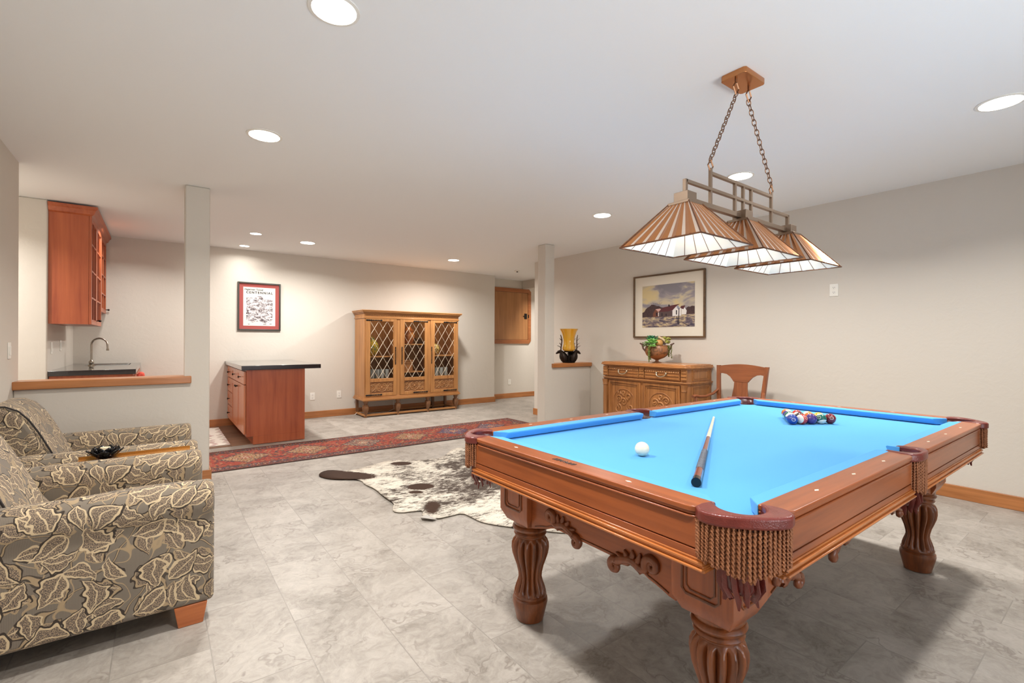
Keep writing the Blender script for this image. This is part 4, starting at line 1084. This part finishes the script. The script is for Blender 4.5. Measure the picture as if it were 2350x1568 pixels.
# ------------------------------------------------------------------ display cabinet
dc = thing('display_cabinet', 'carved oak display cabinet with three leaded glass doors on turned legs', 'cabinet', (3.490, 7.45, 0))
X0, X1 = -.855, .855; D = .455; ZB, ZTT = .33, 1.61
m = MB(); th = .022
m.box(X0, X0+th, .022, D, ZB, ZTT); m.box(X1-th, X1, .022, D, ZB, ZTT); m.box(X0+th, X1-th, .022, D, ZB, ZB+.02); m.box(X0+th, X1-th, .022, D, ZTT-.02, ZTT); m.box(X0+th, X1-th, D-.012, D, ZB+.02, ZTT-.02)
for u in (-.285, .285): m.box(u-.012, u+.012, .03, D-.012, ZB+.02, ZTT-.02)
m.build('case', oak('Z'), dc)
m = MB()
for u0, u1 in ((X0, X0+.018), (-.315, -.255), (.252, .305), (X1-.03, X1)): m.box(u0, u1, 0, .022, ZB, ZTT)
m.build('stiles', oak('Z'), dc, bevel=.002)
m = MB()
for z0, z1, o_ in ((1.59, 1.612, .012), (1.612, 1.66, .004), (1.66, 1.672, .014), (1.672, 1.69, .028), (1.69, 1.708, .046), (1.708, 1.722, .054)): m.box(X0-o_, X1+o_, -o_, D, z0, z1)
cr = m.build('cornice', oak('X'), dc, bevel=.002)
m = MB()
for k in range(44): m.sphere((X0+.02+k*(X1-X0-.04)/43, -.006, 1.642), .011, 8, 6, (.9, .6, .8))
for k in range(10): m.sphere((X0-.005, .02+k*.045, 1.642), .011, 8, 6, (.6, .9, .8))
m.build('carved_band', oak('X'), cr, smooth=60)
m = MB()
for z0, z1, o_ in ((.262, .275, .012), (.275, .30, .03), (.30, .318, .018), (.318, .332, .006)): m.box(X0-o_, X1+o_, -o_, D, z0, z1)
m.build('base_moulding', oak('X'), dc, bevel=.002)
DARKO = wood('dark_oak', (132, 88, 52), (84, 52, 28), 'Z', .4)
for u in (-.82, -.276, .273, .825):
    m = MB(); m.lathe([(.022, .0), (.024, .02), (.02, .045), (.028, .06), (.03, .075), (.042, .10), (.050, .13), (.052, .16), (.047, .178), (.050, .184), (.050, .194), (.030, .2), (.026, .215), (.034, .23), (.040, .245), (.042, .262)], 24)
    m.build('turned_leg', DARKO, dc, smooth=35, loc=(u, .035, 0))
for u in (X0+.03, X1-.03, .57): B(u-.02, u+.02, D-.05, D-.01, 0, .262).build('rear_leg', DARKO, dc)
m = MB(); m.box(X0+.005, X1-.005, .018, .052, .022, .052); m.box(X0+.005, X0+.035, .052, D, .022, .05); m.box(X1-.035, X1-.005, .052, D, .022, .05); m.box(X0+.03, X1-.03, D-.04, D-.02, .022, .05)
m.build('stretcher', oak('X'), dc, bevel=.003)
doors = [(-.837, -.317, 'L'), (-.253, .250, 'R'), (.307, .823, 'R')]
def clipseg(p, q, x0, x1, z0, z1):
    t0, t1 = 0, 1; dx, dz = q[0]-p[0], q[1]-p[1]
    for pp, qq in ((-dx, p[0]-x0), (dx, x1-p[0]), (-dz, p[1]-z0), (dz, z1-p[1])):
        if abs(pp) < 1e-9:
            if qq < 0: return None
        else:
            r = qq/pp
            if pp < 0: t0 = max(t0, r)
            else: t1 = min(t1, r)
    if t0 >= t1: return None
    return (p[0]+dx*t0, p[1]+dz*t0), (p[0]+dx*t1, p[1]+dz*t1)
for di, (a, b, hs) in enumerate(doors):
    gz0, gz1 = .62, 1.545; gx0, gx1 = a+.075, b-.055; pz0, pz1 = .385, .565
    m = MB(); y0, y1 = -.008, .014
    m.box(a, gx0, y0, y1, ZB+.005, ZTT-.02); m.box(gx1, b, y0, y1, ZB+.005, ZTT-.02); m.box(gx0, gx1, y0, y1, gz1, ZTT-.02); m.box(gx0, gx1, y0, y1, pz1, gz0); m.box(gx0, gx1, y0, y1, ZB+.005, pz0)
    d = m.build('door', oak('Z'), dc, bevel=.002)
    pn_ = B(gx0, gx1, .004, .010, pz0, pz1).build('carved_panel', wood('carved_oak', (160, 108, 62), (104, 64, 34), 'X', .45), d)
    m = MB(); cxp = (gx0+gx1)/2; czp = (pz0+pz1)/2; wpx = (gx1-gx0)/2
    for sx in (-1, 1):
        for sz in (-1, 1):
            for (ox, oz, r0, tn) in ((.045, .035, .028, 1.3), (.11, .042, .026, 1.4), (.155, .03, .02, 1.2), (.08, .012, .018, 1.1)):
                pts = [(cxp+sx*(ox*wpx/.19+r0*(1-.8*i/18)*cos(i/18*tn*2*PI)), .002, czp+sz*(oz+r0*(1-.8*i/18)*sin(i/18*tn*2*PI))) for i in range(19)]
                m.tube(pts, [.0042-.002*i/18 for i in range(19)], 5)
        m.tube([(cxp+sx*u, .002, czp+.075*cos(u*16)) for u in [wpx*.98*k/16 for k in range(17)]], .003, 5)
        m.tube([(cxp+sx*u, .002, czp-.075*cos(u*16)) for u in [wpx*.98*k/16 for k in range(17)]], .003, 5)
    m.sphere((cxp, .002, czp), .012, 10, 8, (1, .6, 1)); m.build('relief_scrolls', wood('carved_oak_light', (196, 146, 92), (150, 100, 56), 'X', .35), pn_, smooth=60)
    g = B(gx0, gx1, .006, .009, gz0, gz1).build('glass_pane', PANE, d)
    m = MB(); px_, pz_ = .142, .232; 
    for k in range(-14, 15):
        for sg in (1, -1):
            x_ = (gx0+gx1)/2+k*px_+.03; s_ = clipseg((x_-2*px_*1.0, (gz0+gz1)/2-sg*2*pz_), (x_+2*px_*1.0, (gz0+gz1)/2+sg*2*pz_), gx0, gx1, gz0, gz1)
            if not s_: continue
            # extend far enough
    for k in range(-20, 21):
        for sg in (1, -1):
            s_ = clipseg((gx0+k*px_/1.0-10*px_, gz1-sg*10*pz_), (gx0+k*px_/1.0+10*px_, gz1+sg*10*pz_), gx0, gx1, gz0, gz1)
            if s_: m.tube([(s_[0][0], .004, s_[0][1]), (s_[1][0], .004, s_[1][1])], .0033, 4)
    m.build('leaded_lattice', LEAD, g)
    # iron straps and handle
    for zz in (ZTT-.05, ZB+.028):
        m = MB(); xa, xb = (a+.0, a+.27) if hs == 'L' else (b-.27, b)
        m.tube([(xa, -.011, zz), (xb, -.011, zz)], .006, 6)
        for f in (.08, .2, .32, .44, .62, .8, .95): m.sphere((xa+(xb-xa)*f, -.011, zz), .014 if f in (.08, .95, .2, .32) else .010, 8, 6, (1.2, .4, 1))
        m.build('strap_hinge', IRON, d, smooth=60)
    hx = {0: b-.02, 1: a+.03, 2: a+.018}[di]
    m = MB(); m.tube([(hx, -.012, .87), (hx, -.018, .96), (hx, -.012, 1.10)], .006, 6)
    for zz in (.85, .87, .90, 1.07, 1.10, 1.12): m.sphere((hx, -.012, zz), .012, 8, 6, (.8, .5, 1))
    m.build('door_pull', IRON, d, smooth=60)
# shelves
for u0, u1, zz in ((X0+.024, -.298, .960), (-.272, .272, 1.160), (-.272, .272, .692), (.298, X1-.024, .960)):
    B(u0, u1, .05, D-.015, zz, zz+.02).build('shelf', oak('X'), dc)
# things in it
def glaze(name, c1, c2, sc=40, rough=.2):
    t = NT(name, rough); t.col(t.mix(t.ramp(t.noise(t.obj(), sc, 3, .6, 1)[0], [(.45, (0, 0, 0)), (.55, (1, 1, 1))]), srgb(*c1), srgb(*c2))); return t.mat
CX, CY = 3.490, 7.45
def urn(name, lb, loc, prof, mat, lid=True, cat='vase', sc=1):
    t = thing(name, lb, cat, loc)
    MB().lathe([(r*sc, z*sc) for r, z in prof], 32).build('body', mat, t, smooth=50)
    if lid:
        z1 = prof[-1][1]*sc; r1 = prof[-1][0]*sc
        MB().lathe([(r1*1.15, z1), (r1*1.1, z1+.012), (r1*.6, z1+.022), (r1*.3, z1+.03), (.012, z1+.045), (.004, z1+.06)], 20).build('lid', mat, t, smooth=50)
    return t
body = [(.05, 0), (.062, .01), (.09, .06), (.102, .12), (.098, .17), (.075, .215), (.045, .24), (.038, .26)]
urn('ginger_jar', 'yellow and green lidded jar behind the left leaded door', (CX-.66, CY+.2, .981), body, glaze('yellow_glaze', (206, 168, 50), (112, 116, 60), 28), True, 'jar', 1.08)
urn('ceramic_vase', 'tall terracotta vase on the top shelf of the display cabinet', (CX-.02, CY+.2, 1.181), body, glaze('terracotta_glaze', (176, 112, 56), (140, 78, 40), 20), False, 'vase', 1.12)
urn('pottery_jar', 'round gold and brown patterned pot behind the right leaded door', (CX+.47, CY+.2, .981), [(.05, 0), (.075, .01), (.10, .05), (.112, .10), (.10, .15), (.07, .185), (.05, .195), (.052, .205)], glaze('gold_glaze', (206, 178, 104), (120, 88, 46), 34), False, 'jar', 1.0)
t = thing('wooden_box', 'small brown box on the low middle shelf of the display cabinet', 'box', (CX-.06, CY+.2, .7125)); B(-.10, .10, -.06, .06, 0, .17).build('case', side_oak('X'), t, bevel=.003); B(-.106, .106, -.066, .066, .17, .19).build('lid', side_oak('X'), t, bevel=.003)
MB_ = MB(); MB_.lathe([(.03, 0), (.035, .004), (.06, .03), (.07, .09), (.062, .095), (0, .02)], 20, cap=False)
o = MB_.build('dark_bowl', glaze('dark_glaze', (70, 52, 44), (110, 88, 60)), smooth=50, loc=(CX+.17, CY+.22, 1.181)); tag(o, 'dark bowl at the right of the top shelf in the display cabinet', 'bowl')
GL = glass_mat('tumbler_glass', (220, 224, 216), .35, .05)
gp = MB().lathe([(.026, 0), (.027, .004), (.034, .15), (.031, .15), (.025, .008), (0, .008)], 16, cap=False).build('drinking_glass', GL, smooth=50, loc=(CX-.76, CY+.12, .351))
tag(gp, 'clear glass tumblers standing on the floor of the left compartment', 'glass', 'tumblers in the left compartment')
spots = [(-.76+i*.083, .12+.10*j) for j in range(2) for i in range(5)]
for k, (u, v_) in enumerate(spots[1:]): c = gp.copy(); COL.objects.link(c); c.location = (CX+u, CY+v_, .351)
for k in range(8):
    c = gp.copy(); COL.objects.link(c); c.location = (CX+.40+(k % 4)*.09, CY+.12+.1*(k//4), .351)
    c['label'] = 'clear glass tumblers standing on the floor of the right compartment'; c['group'] = 'tumblers in the right compartment'
# the tumblers need to show above the carved panel: they stand on raised inner floors
for u0, u1 in ((X0+.024, -.298), (.298, X1-.024)): B(u0, u1, .03, D-.015, .595, .61).build('shelf', oak('X'), dc)
for o in bpy.data.objects:
    if o.name.startswith('drinking_glass'): o.location.z = .6105
l = bpy.data.lights.new('display_light', 'POINT')
for u in (-.57, 0, .57):
    l = bpy.data.lights.new('display_light', 'POINT'); l.energy = 1.6; l.shadow_soft_size = .03; l.color = (1, .8, .55)
    lo = bpy.data.objects.new('display_light', l); COL.objects.link(lo); lo.location = (CX+u, CY+.12, 1.57)
# cords under the cabinet
m = MB(); m.tube([(2.60, 7.83, .006), (2.61, 7.80, .02), (2.63, 7.79, .04), (2.70, 7.86, .035), (2.9, 7.88, .006), (3.2, 7.86, .006), (3.3, 7.84, .05), (3.28, 7.87, .26)], .004, 6)
tag(m.build('power_cord', WHITE, smooth=60), 'white power cord trailing on the floor under the display cabinet', 'cord')

# ------------------------------------------------------------------ wooden access door in the hall
ad = thing('access_door', 'square wooden access hatch with black latch on the hall wall', 'hatch', (0, YR-.001, 0))
xa, xb, za, zb = 5.52, 6.685, 1.175, 2.378; ch = .055; s_ = .085
m = MB()
for z0, z1 in ((za, za+s_), (zb-s_, zb)): pass
outer = [(xa, za), (xb-ch, za), (xb, za+ch), (xb, zb-ch), (xb-ch, zb), (xa, zb)]
m.prism([(xa, za), (xb-ch, za), (xb, za+ch), (xb, za+s_), (xa, za+s_)], -.03, 0, 'Y'); m.prism([(xa, zb-s_), (xb, zb-s_), (xb, zb-ch), (xb-ch, zb), (xa, zb)], -.03, 0, 'Y')
m.box(xb-s_, xb, -.03, 0, za+s_, zb-s_); m.box(xa, xa+s_, -.03, 0, za+s_, zb-s_)
m.build('frame', wood('hatch_frame', (176, 108, 60), (134, 76, 38), 'X', .4), ad, bevel=.003)
B(xa+s_+.004, xb-s_-.004, -.018, -.002, za+s_+.004, zb-s_-.004).build('door_panel', wood('hatch_panel', (180, 126, 76), (142, 92, 52), 'Z', .4, .5), ad)
m = B(xb-s_-.10, xb-s_-.03, -.028, -.018, 1.72, 1.84); m.tube([(xb-s_-.09, -.034, 1.78), (xb-s_-.14, -.036, 1.78)], .008, 6); m.box(xb-s_+.0, xb-s_+.02, -.036, -.03, 1.745, 1.815)
m.build('latch', IRON, ad)

# ------------------------------------------------------------------ vase on the right ledge
vs_ = thing('hurricane_vase', 'amber glass vase in a dark antlered stag holder on the wooden ledge', 'vase', (4.737, 4.985, .927))
am = NT('amber_glass', .12); am.col(am.mix(am.noise(am.obj(), 18, 3, .6, .8)[0], srgb(236, 158, 20), srgb(214, 176, 60))); am.b.inputs['Emission Color'].default_value = (*srgb(230, 150, 20), 1)
am.b.inputs['Subsurface Weight'].default_value = .3; am.b.inputs['Subsurface Radius'].default_value = (.2, .1, .02); am.b.inputs['Coat Weight'].default_value = .6
MB().lathe([(.0, .165), (.06, .165), (.085, .18), (.092, .205), (.085, .24), (.076, .275), (.078, .33), (.09, .39), (.108, .44), (.133, .485), (.128, .485), (.10, .43), (.085, .38), (.072, .32), (.07, .27), (.08, .22), (.05, .18), (0, .175)], 32, cap=False).build('glass_shade', am.mat, vs_, smooth=50)
m = MB(); m.lathe([(.07, .15), (.075, .158), (.07, .166)], 20)
VA = math.atan2(Rv.y, Rv.x); SA = (VA+PI-.15, VA+.35, VA-1.9+PI)
for ax_ in SA:
    dx, dy = cos(ax_), sin(ax_)
    m.tube([(dx*.045, dy*.045, .008), (dx*.06, dy*.06, .04), (dx*.075, dy*.075, .08), (dx*.09, dy*.09, .115), (dx*.105, dy*.105, .14), (dx*.125, dy*.125, .160), (dx*.15, dy*.15, .152), (dx*.185, dy*.185, .128)], [.035, .052, .06, .052, .036, .028, .022, .009], 14)
m.lathe([(.085, 0), (.09, .008), (.06, .02)], 20)
m.build('stag_base', BRONZE, vs_, smooth=60)
m = MB()
for ax_ in SA:
    dx, dy = cos(ax_), sin(ax_)
    for sd in (-1, 1):
        q = lambda r, s_, z: (dx*r-dy*s_, dy*r+dx*s_, z)
        m.tube([q(.115, sd*.015, .175), q(.112, sd*.03, .22), q(.105, sd*.045, .27), q(.10, sd*.05, .32), q(.11, sd*.045, .37), q(.12, sd*.04, .40)], [.008, .008, .007, .007, .006, .003], 6)
        m.tube([q(.112, sd*.03, .215), q(.14, sd*.045, .235), q(.165, sd*.05, .245)], [.004, .003, .0015], 5)
        m.tube([q(.107, sd*.04, .25), q(.135, sd*.06, .285)], [.004, .002], 5)
        m.tube([q(.10, sd*.05, .31), q(.13, sd*.07, .35)], [.004, .002], 5)
m.build('antlers', plain('antler_metal', (70, 46, 34), .5, .4), vs_, smooth=60)

# ------------------------------------------------------------------ sideboard
sb = thing('sideboard', 'antique carved oak sideboard with two drawers against the right wall', 'sideboard', (0, 0, 0))
def canted(x0, x1, y0, y1, c, z0, z1, m): m.prism([(x0+c, y0), (x1, y0), (x1, y1), (x0+c, y1), (x0, y1-c), (x0, y0+c)], z0, z1)
SX0, SX1, SY0, SY1 = 4.63, 5.08, 2.995, 4.225
m = MB(); canted(SX0-.04, SX1, SY0-.022, SY1+.03, .045, .958, .974, m); canted(SX0-.05, SX1, SY0-.03, SY1+.04, .05, .943, .958, m); canted(SX0-.03, SX1, SY0-.016, SY1+.02, .045, .930, .943, m)
m.prism([(SX0-.02, SY0+.02), (SX1, SY0+.0), (SX1, SY1), (SX0-.02, SY1-.02)], .974, .981)
m.build('top', wood('sideboard_top', (196, 134, 78), (148, 92, 48), 'Y', .3), sb, bevel=.004)
m = MB(); canted(SX0, SX1, SY0, SY1, .03, .12, .93, m); m.build('case', side_oak('Z'), sb)
m = MB(); canted(SX0-.03, SX1, SY0-.02, SY1+.02, .045, .772, .788, m); canted(SX0-.018, SX1, SY0-.012, SY1+.012, .04, .758, .772, m); m.build('waist_moulding', side_oak('Y'), sb, bevel=.003)
m = MB(); canted(SX0-.03, SX1, SY0-.02, SY1+.02, .045, .0, .09, m); canted(SX0-.015, SX1, SY0-.01, SY1+.01, .04, .09, .12, m); m.build('plinth', side_oak('Y'), sb, bevel=.004)
SCARV = wood('sideboard_carving', (190, 130, 74), (128, 80, 40), 'Z', .35)
half = (SY0+SY1)/2
for y0, y1 in ((SY0+.10, half-.045), (half+.045, SY1-.10)):
    d = B(SX0-.016, SX0-.0, y0, y1, .80, .922).build('drawer', side_oak('Y'), sb, bevel=.003)
    m = MB(); k = int((y1-y0)/.028)
    for i in range(k): m.sphere((SX0-.020, y0+.014+i*(y1-y0-.028)/(k-1), .890), .012, 8, 6, (.7, 1.25, .8))
    m.box(SX0-.024, SX0-.016, y0+.01, y1-.01, .815, .822); m.box(SX0-.024, SX0-.016, y0+.01, y1-.01, .850, .857)
    m.build('rope_carving', SCARV, d, smooth=60)
    ym = (y0+y1)/2; m = MB()
    m.tube([(SX0-.028-.016*sin(a), ym+.062*cos(a), .868-.034*sin(a)) for a in [PI*k/12 for k in range(13)]], .0055, 8)
    for s2 in (-1, 1): m.sphere((SX0-.024, ym+s2*.064, .874), .013, 10, 8)
    m.build('handle', plain('pewter', (196, 184, 160), .3, .9), d, smooth=60)
for y0, y1 in ((SY0+.012, SY0+.085), (half-.035, half+.035), (SY1-.085, SY1-.012)):
    m = MB(); m.box(SX0-.018, SX0, y0, y1, .80, .925)
    for zz in (.815, .85, .888): m.box(SX0-.026, SX0-.018, y0+.004, y1-.004, zz, zz+.012)
    m.build('carved_block', SCARV, sb, bevel=.002)
for y0, y1 in ((SY0+.10, half-.02), (half+.02, SY1-.10)):
    d = B(SX0-.012, SX0, y0, y1, .14, .75).build('door', side_oak('Z'), sb, bevel=.002)
    m = MB()
    for k2, (ins, rr) in enumerate(((.03, .010), (.055, .006))):
        P = [(SX0-.014, y0+ins, .14+ins), (SX0-.014, y1-ins, .14+ins), (SX0-.014, y1-ins, .75-ins), (SX0-.014, y0+ins, .75-ins)]
        m.tube(P, rr, 6, closed=True)
    ym = (y0+y1)/2; hw3 = (y1-y0)/2-.085
    m.tube([(SX0-.014, ym-hw3, .20), (SX0-.014, ym-hw3, .5)]+[(SX0-.014, ym-hw3*cos(a), .5+.15*sin(a)) for a in [PI*k/14 for k in range(1, 14)]]+[(SX0-.014, ym+hw3, .5), (SX0-.014, ym+hw3, .20)], .006, 6)
    m.build('frame_moulding', side_oak('Z'), d, smooth=50)
    m = MB(); rn = random.Random(int(y0*100))
    sp_ = [(-.07, .56, .045, 1), (.07, .53, .05, -1), (-.09, .43, .05, -1), (.08, .40, .06, 1), (0, .49, .05, 1), (-.02, .33, .07, -1), (.09, .28, .045, 1), (-.10, .27, .05, 1), (.0, .23, .04, -1), (0, .60, .03, 1)]
    for u, z, r0, sg in sp_:
        a0 = rn.random()*6
        m.tube([(SX0-.015, ym+u*hw3/.15+sg*r0*(1-.85*i/20)*cos(a0+i/20*8.5), z+r0*(1-.85*i/20)*sin(a0+i/20*8.5)) for i in range(21)], [.0095-.005*i/20 for i in range(21)], 7)
    for k in range(9):
        a = rn.random()*6; u = rn.uniform(-.1, .1)*hw3/.15; z = rn.uniform(.24, .6)
        m.tube([(SX0-.014, ym+u, z), (SX0-.022, ym+u+.02*cos(a), z+.02*sin(a)), (SX0-.014, ym+u+.045*cos(a+.4), z+.045*sin(a+.4))], [.004, .010, .002], 7)
    m.build('relief_carving', SCARV, d, smooth=60)
for yy in (SY0+.045, SY1-.045):
    m = MB(); m.lathe([(.034, .12), (.036, .14), (.028, .16), (.030, .22), (.034, .235), (.024, .25)], 20)
    m.lathe([(.026, .25), (.028, .48), (.026, .68)], 48, flute=(10, .18, .24, .69)); m.lathe([(.026, .68), (.034, .69), (.030, .70), (.036, .73), (.040, .757)], 20)
    m.build('column', side_oak('Z'), sb, smooth=40, loc=(SX0-.012, yy, 0))
m = MB()
for z0, z1 in ((.15, .73), (.81, .92)):
    for ins, rr in ((.0, .007), (.03, .004)):
        m.tube([(SX0+.07+ins, SY0-.001, z0+ins*.5), (SX1-.05-ins, SY0-.001, z0+ins*.5), (SX1-.05-ins, SY0-.001, z1-ins*.5), (SX0+.07+ins, SY0-.001, z1-ins*.5)], rr, 6, closed=True)
m.build('side_panel_moulding', side_oak('Z'), sb)

# succulent bowl
bw_ = thing('footed_bowl', 'footed copper bowl holding succulents on the sideboard', 'bowl', (4.80, 3.53, .981))
cpm = glaze('aged_copper', (156, 104, 66), (112, 78, 52), 12, .35)
m = MB(); m.lathe([(.055, 0), (.055, .006), (.022, .018), (.018, .034), (.04, .044), (.085, .062), (.122, .092), (.140, .13), (.142, .16), (.134, .19), (.128, .205), (.134, .212), (.124, .212), (.12, .16), (0, .15)], 36, cap=False)
m.build('body', cpm, bw_, smooth=45)
d0 = Vector((.8, -.6, 0)); d0 = Vector((Rv.x, Rv.y, 0))
m = MB()
for sg in (-1, 1):
    m.tube([d0*sg*.13+Vector((0, 0, .13)), d0*sg*.165+Vector((0, 0, .17)), d0*sg*.175+Vector((0, 0, .22)), d0*sg*.205+Vector((0, 0, .235)), d0*sg*.16+Vector((0, 0, .215))], [.008, .010, .012, .008, .008], 8)
m.build('handles', plain('rim_bronze', (112, 84, 72), .5, .5), bw_, smooth=60)
def succ(name, lb, u, dpt, z, s, c1, c2, fn):
    p = Vector((4.80, 3.53, .981))+d0*u+Vector((-Fv.x, -Fv.y, 0))*dpt+Vector((0, 0, z))
    mt = NT(name+str(c1[0]), .5); mt.col(mt.mix(mt.noise(mt.obj(), 30, 2)[0], srgb(*c1), srgb(*c2)))
    m = MB(); fn(m, s); o = m.build(name, mt.mat, smooth=60, loc=tuple(p)); tag(o, lb, 'plant' if 'pear' not in name and 'drift' not in name and 'cone' not in name else 'decoration', None); return o
def rosette(m, s):
    for ring_, (cnt, el, ln) in enumerate(((7, .2, 1), (6, .7, .85), (5, 1.15, .65))):
        for k in range(cnt):
            a = 2*PI*k/cnt+ring_*.5; d = Vector((cos(a)*cos(el), sin(a)*cos(el), sin(el)))
            m.tube([(0, 0, 0), d*s*.35*ln, d*s*.75*ln, d*s*ln], [s*.12, s*.2, s*.2, s*.03], 7, sq=.5)
def trail(m, s):
    rn = random.Random(int(s*1000))
    for k in range(7):
        x = rn.uniform(-.03, .03); y = rn.uniform(-.02, .02); ln = s*rn.uniform(.6, 1)
        for j in range(int(ln/.009)):
            a = rn.random()*6; m.sphere((x+.006*cos(a), y+.006*sin(a), -j*.009), .007, 6, 5, (1, 1, .8))
def spiky(m, s):
    rn = random.Random(4)
    for k in range(26):
        a = rn.random()*6.28; el = rn.uniform(.4, 1.4); d = Vector((cos(a)*cos(el), sin(a)*cos(el), sin(el)))
        m.tube([(0, 0, 0), d*s*.6, d*s], [s*.06, s*.05, s*.01], 5)
def bushy(m, s):
    rn = random.Random(8)
    for k in range(40):
        p = Vector((rn.uniform(-1, 1), rn.uniform(-1, 1), rn.uniform(-.4, 1)))*s*.6; m.sphere(p, s*.2, 6, 5, (1, 1, .6))
succ('green_rosette', 'bright green rosette succulent at the left of the copper bowl', -.075, .06, .235, .10, (128, 176, 84), (84, 140, 70), rosette)
succ('blue_green_rosette', 'dark green succulent standing highest in the copper bowl', -.07, .0, .285, .075, (60, 128, 84), (40, 96, 66), rosette)
succ('small_rosette', 'pale green rosette below the bright green one in the copper bowl', -.08, .10, .195, .062, (150, 190, 104), (108, 160, 80), rosette)
succ('spiky_succulent', 'thin spiky blue-green succulent at the top of the copper bowl', -.015, .0, .255, .075, (78, 116, 96), (110, 140, 110), spiky)
succ('yellow_sedum', 'yellow-green bushy sedum at the upper right of the copper bowl', .09, .02, .255, .085, (170, 166, 70), (122, 128, 56), bushy)
succ('mossy_sedum', 'small olive sedum at the far left rim of the copper bowl', -.13, .03, .215, .06, (120, 138, 84), (88, 108, 64), bushy)
succ('trailing_pearls', 'green trailing bead plant hanging over the left side of the copper bowl', -.115, .09, .205, .20, (122, 132, 56), (92, 102, 44), trail)
succ('trailing_pearls', 'green trailing bead plant hanging over the right side of the copper bowl', .12, .07, .205, .16, (118, 124, 52), (84, 90, 40), trail)
succ('pear_ornament', 'golden brown dried pear in the middle of the copper bowl', .0, .085, .235, .045, (198, 152, 84), (170, 118, 62), lambda m, s: m.sphere((0, 0, 0), s, 16, 12, (1.1, 1, 1)))
succ('driftwood_piece', 'cream driftwood piece leaning at the top of the copper bowl', .04, .05, .27, .07, (226, 200, 160), (196, 164, 122), lambda m, s: m.tube([d0*-.04+Vector((0, 0, .04)), Vector((0, 0, .02)), d0*.04+Vector((0, 0, -.01))], [.012, .016, .018], 8))
succ('pine_cone', 'dark brown cone between the pear and the driftwood in the bowl', .055, .095, .225, .03, (62, 44, 42), (94, 70, 62), bushy)

# ------------------------------------------------------------------ wooden armchair by the wall
wc = thing('wooden_armchair', 'brown wooden armchair with a vase-shaped back splat by the right wall', 'chair', (4.62, 2.532, 0))
m = MB(); m.box(-.25, .19, -.225, .225, .40, .425); m.build('seat_frame', chair_wood('X'), wc, bevel=.004)
m = MB(); m.box(-.24, .18, -.215, .215, .425, .46); m.build('seat_pad', leather_mat('seat_leather', (84, 50, 36), (54, 32, 24)), wc, bevel=.015, seg=3)
for sg in (1, -1):
    m = MB(); P = [(.17, sg*.205, 0), (.18, sg*.205, .42), (.215, sg*.232, .68), (.252, sg*.255, .985)]
    for i in range(3):
        a_, b_ = P[i], P[i+1]
        m.add([(a_[0]-.016, a_[1]-.018, a_[2]), (a_[0]+.016, a_[1]-.018, a_[2]), (a_[0]+.016, a_[1]+.018, a_[2]), (a_[0]-.016, a_[1]+.018, a_[2]), (b_[0]-.013, b_[1]-.018, b_[2]), (b_[0]+.013, b_[1]-.018, b_[2]), (b_[0]+.013, b_[1]+.018, b_[2]), (b_[0]-.013, b_[1]+.018, b_[2])],
              [(3, 2, 1, 0), (4, 5, 6, 7), (0, 1, 5, 4), (1, 2, 6, 5), (2, 3, 7, 6), (3, 0, 4, 7)])
    m.build('back_post', chair_wood('Z'), wc)
    m = MB(); m.tube([(.222, sg*.235, .735), (.16, sg*.262, .685), (.07, sg*.295, .655), (-.02, sg*.315, .655), (-.09, sg*.325, .668), (-.125, sg*.325, .66)], [.014, .018, .020, .021, .024, .020], 10, sq=.75)
    m.build('armrest', chair_wood('X'), wc, smooth=60)
    m = MB(); m.tube([(-.08, sg*.32, .65), (-.09, sg*.30, .55), (-.13, sg*.235, .41)], .014, 8); m.build('arm_support', chair_wood('Z'), wc, smooth=60)
    B(-.24, -.205, sg*.205-.018, sg*.205+.018, 0, .40).build('front_leg', chair_wood('Z'), wc, bevel=.003)
# crest rail with dipped centre and splat, swept along the tilt of the back
def backx(z): return .215+(z-.68)*.121
def bslab(poly, name, mat, th=.011):
    m = MB(); n = len(poly)
    vs = [(backx(z)-th, y, z) for y, z in poly]+[(backx(z)+th, y, z) for y, z in poly]
    fs = [tuple(range(n)), tuple(range(2*n-1, n-1, -1))]+[(i, n+i, n+(i+1) % n, (i+1) % n) for i in range(n)]
    m.add(vs, fs); o = m.build(name, mat, wc)
    import bmesh
    b = bmesh.new(); b.from_mesh(o.data); bmesh.ops.recalc_face_normals(b, faces=b.faces); b.to_mesh(o.data); b.free()
cr_ = [(y, .978+.026*cos(y/.25*PI/2)) for y in [-.245+.49*k/14 for k in range(15)]]
lowr = [(.245, .895), (.20, .902), (.155, .895), (.115, .87), (.085, .835), (.075, .82), (-.075, .82), (-.085, .835), (-.115, .87), (-.155, .895), (-.20, .902), (-.245, .895)]
bslab(cr_+lowr, 'crest_rail', chair_wood('Y'))
bslab([(-.068, .825), (.068, .825), (.07, .76), (.085, .66), (.10, .56), (.10, .46), (-.10, .46), (-.10, .56), (-.085, .66), (-.07, .76)], 'back_splat', chair_wood('Z'), .008)
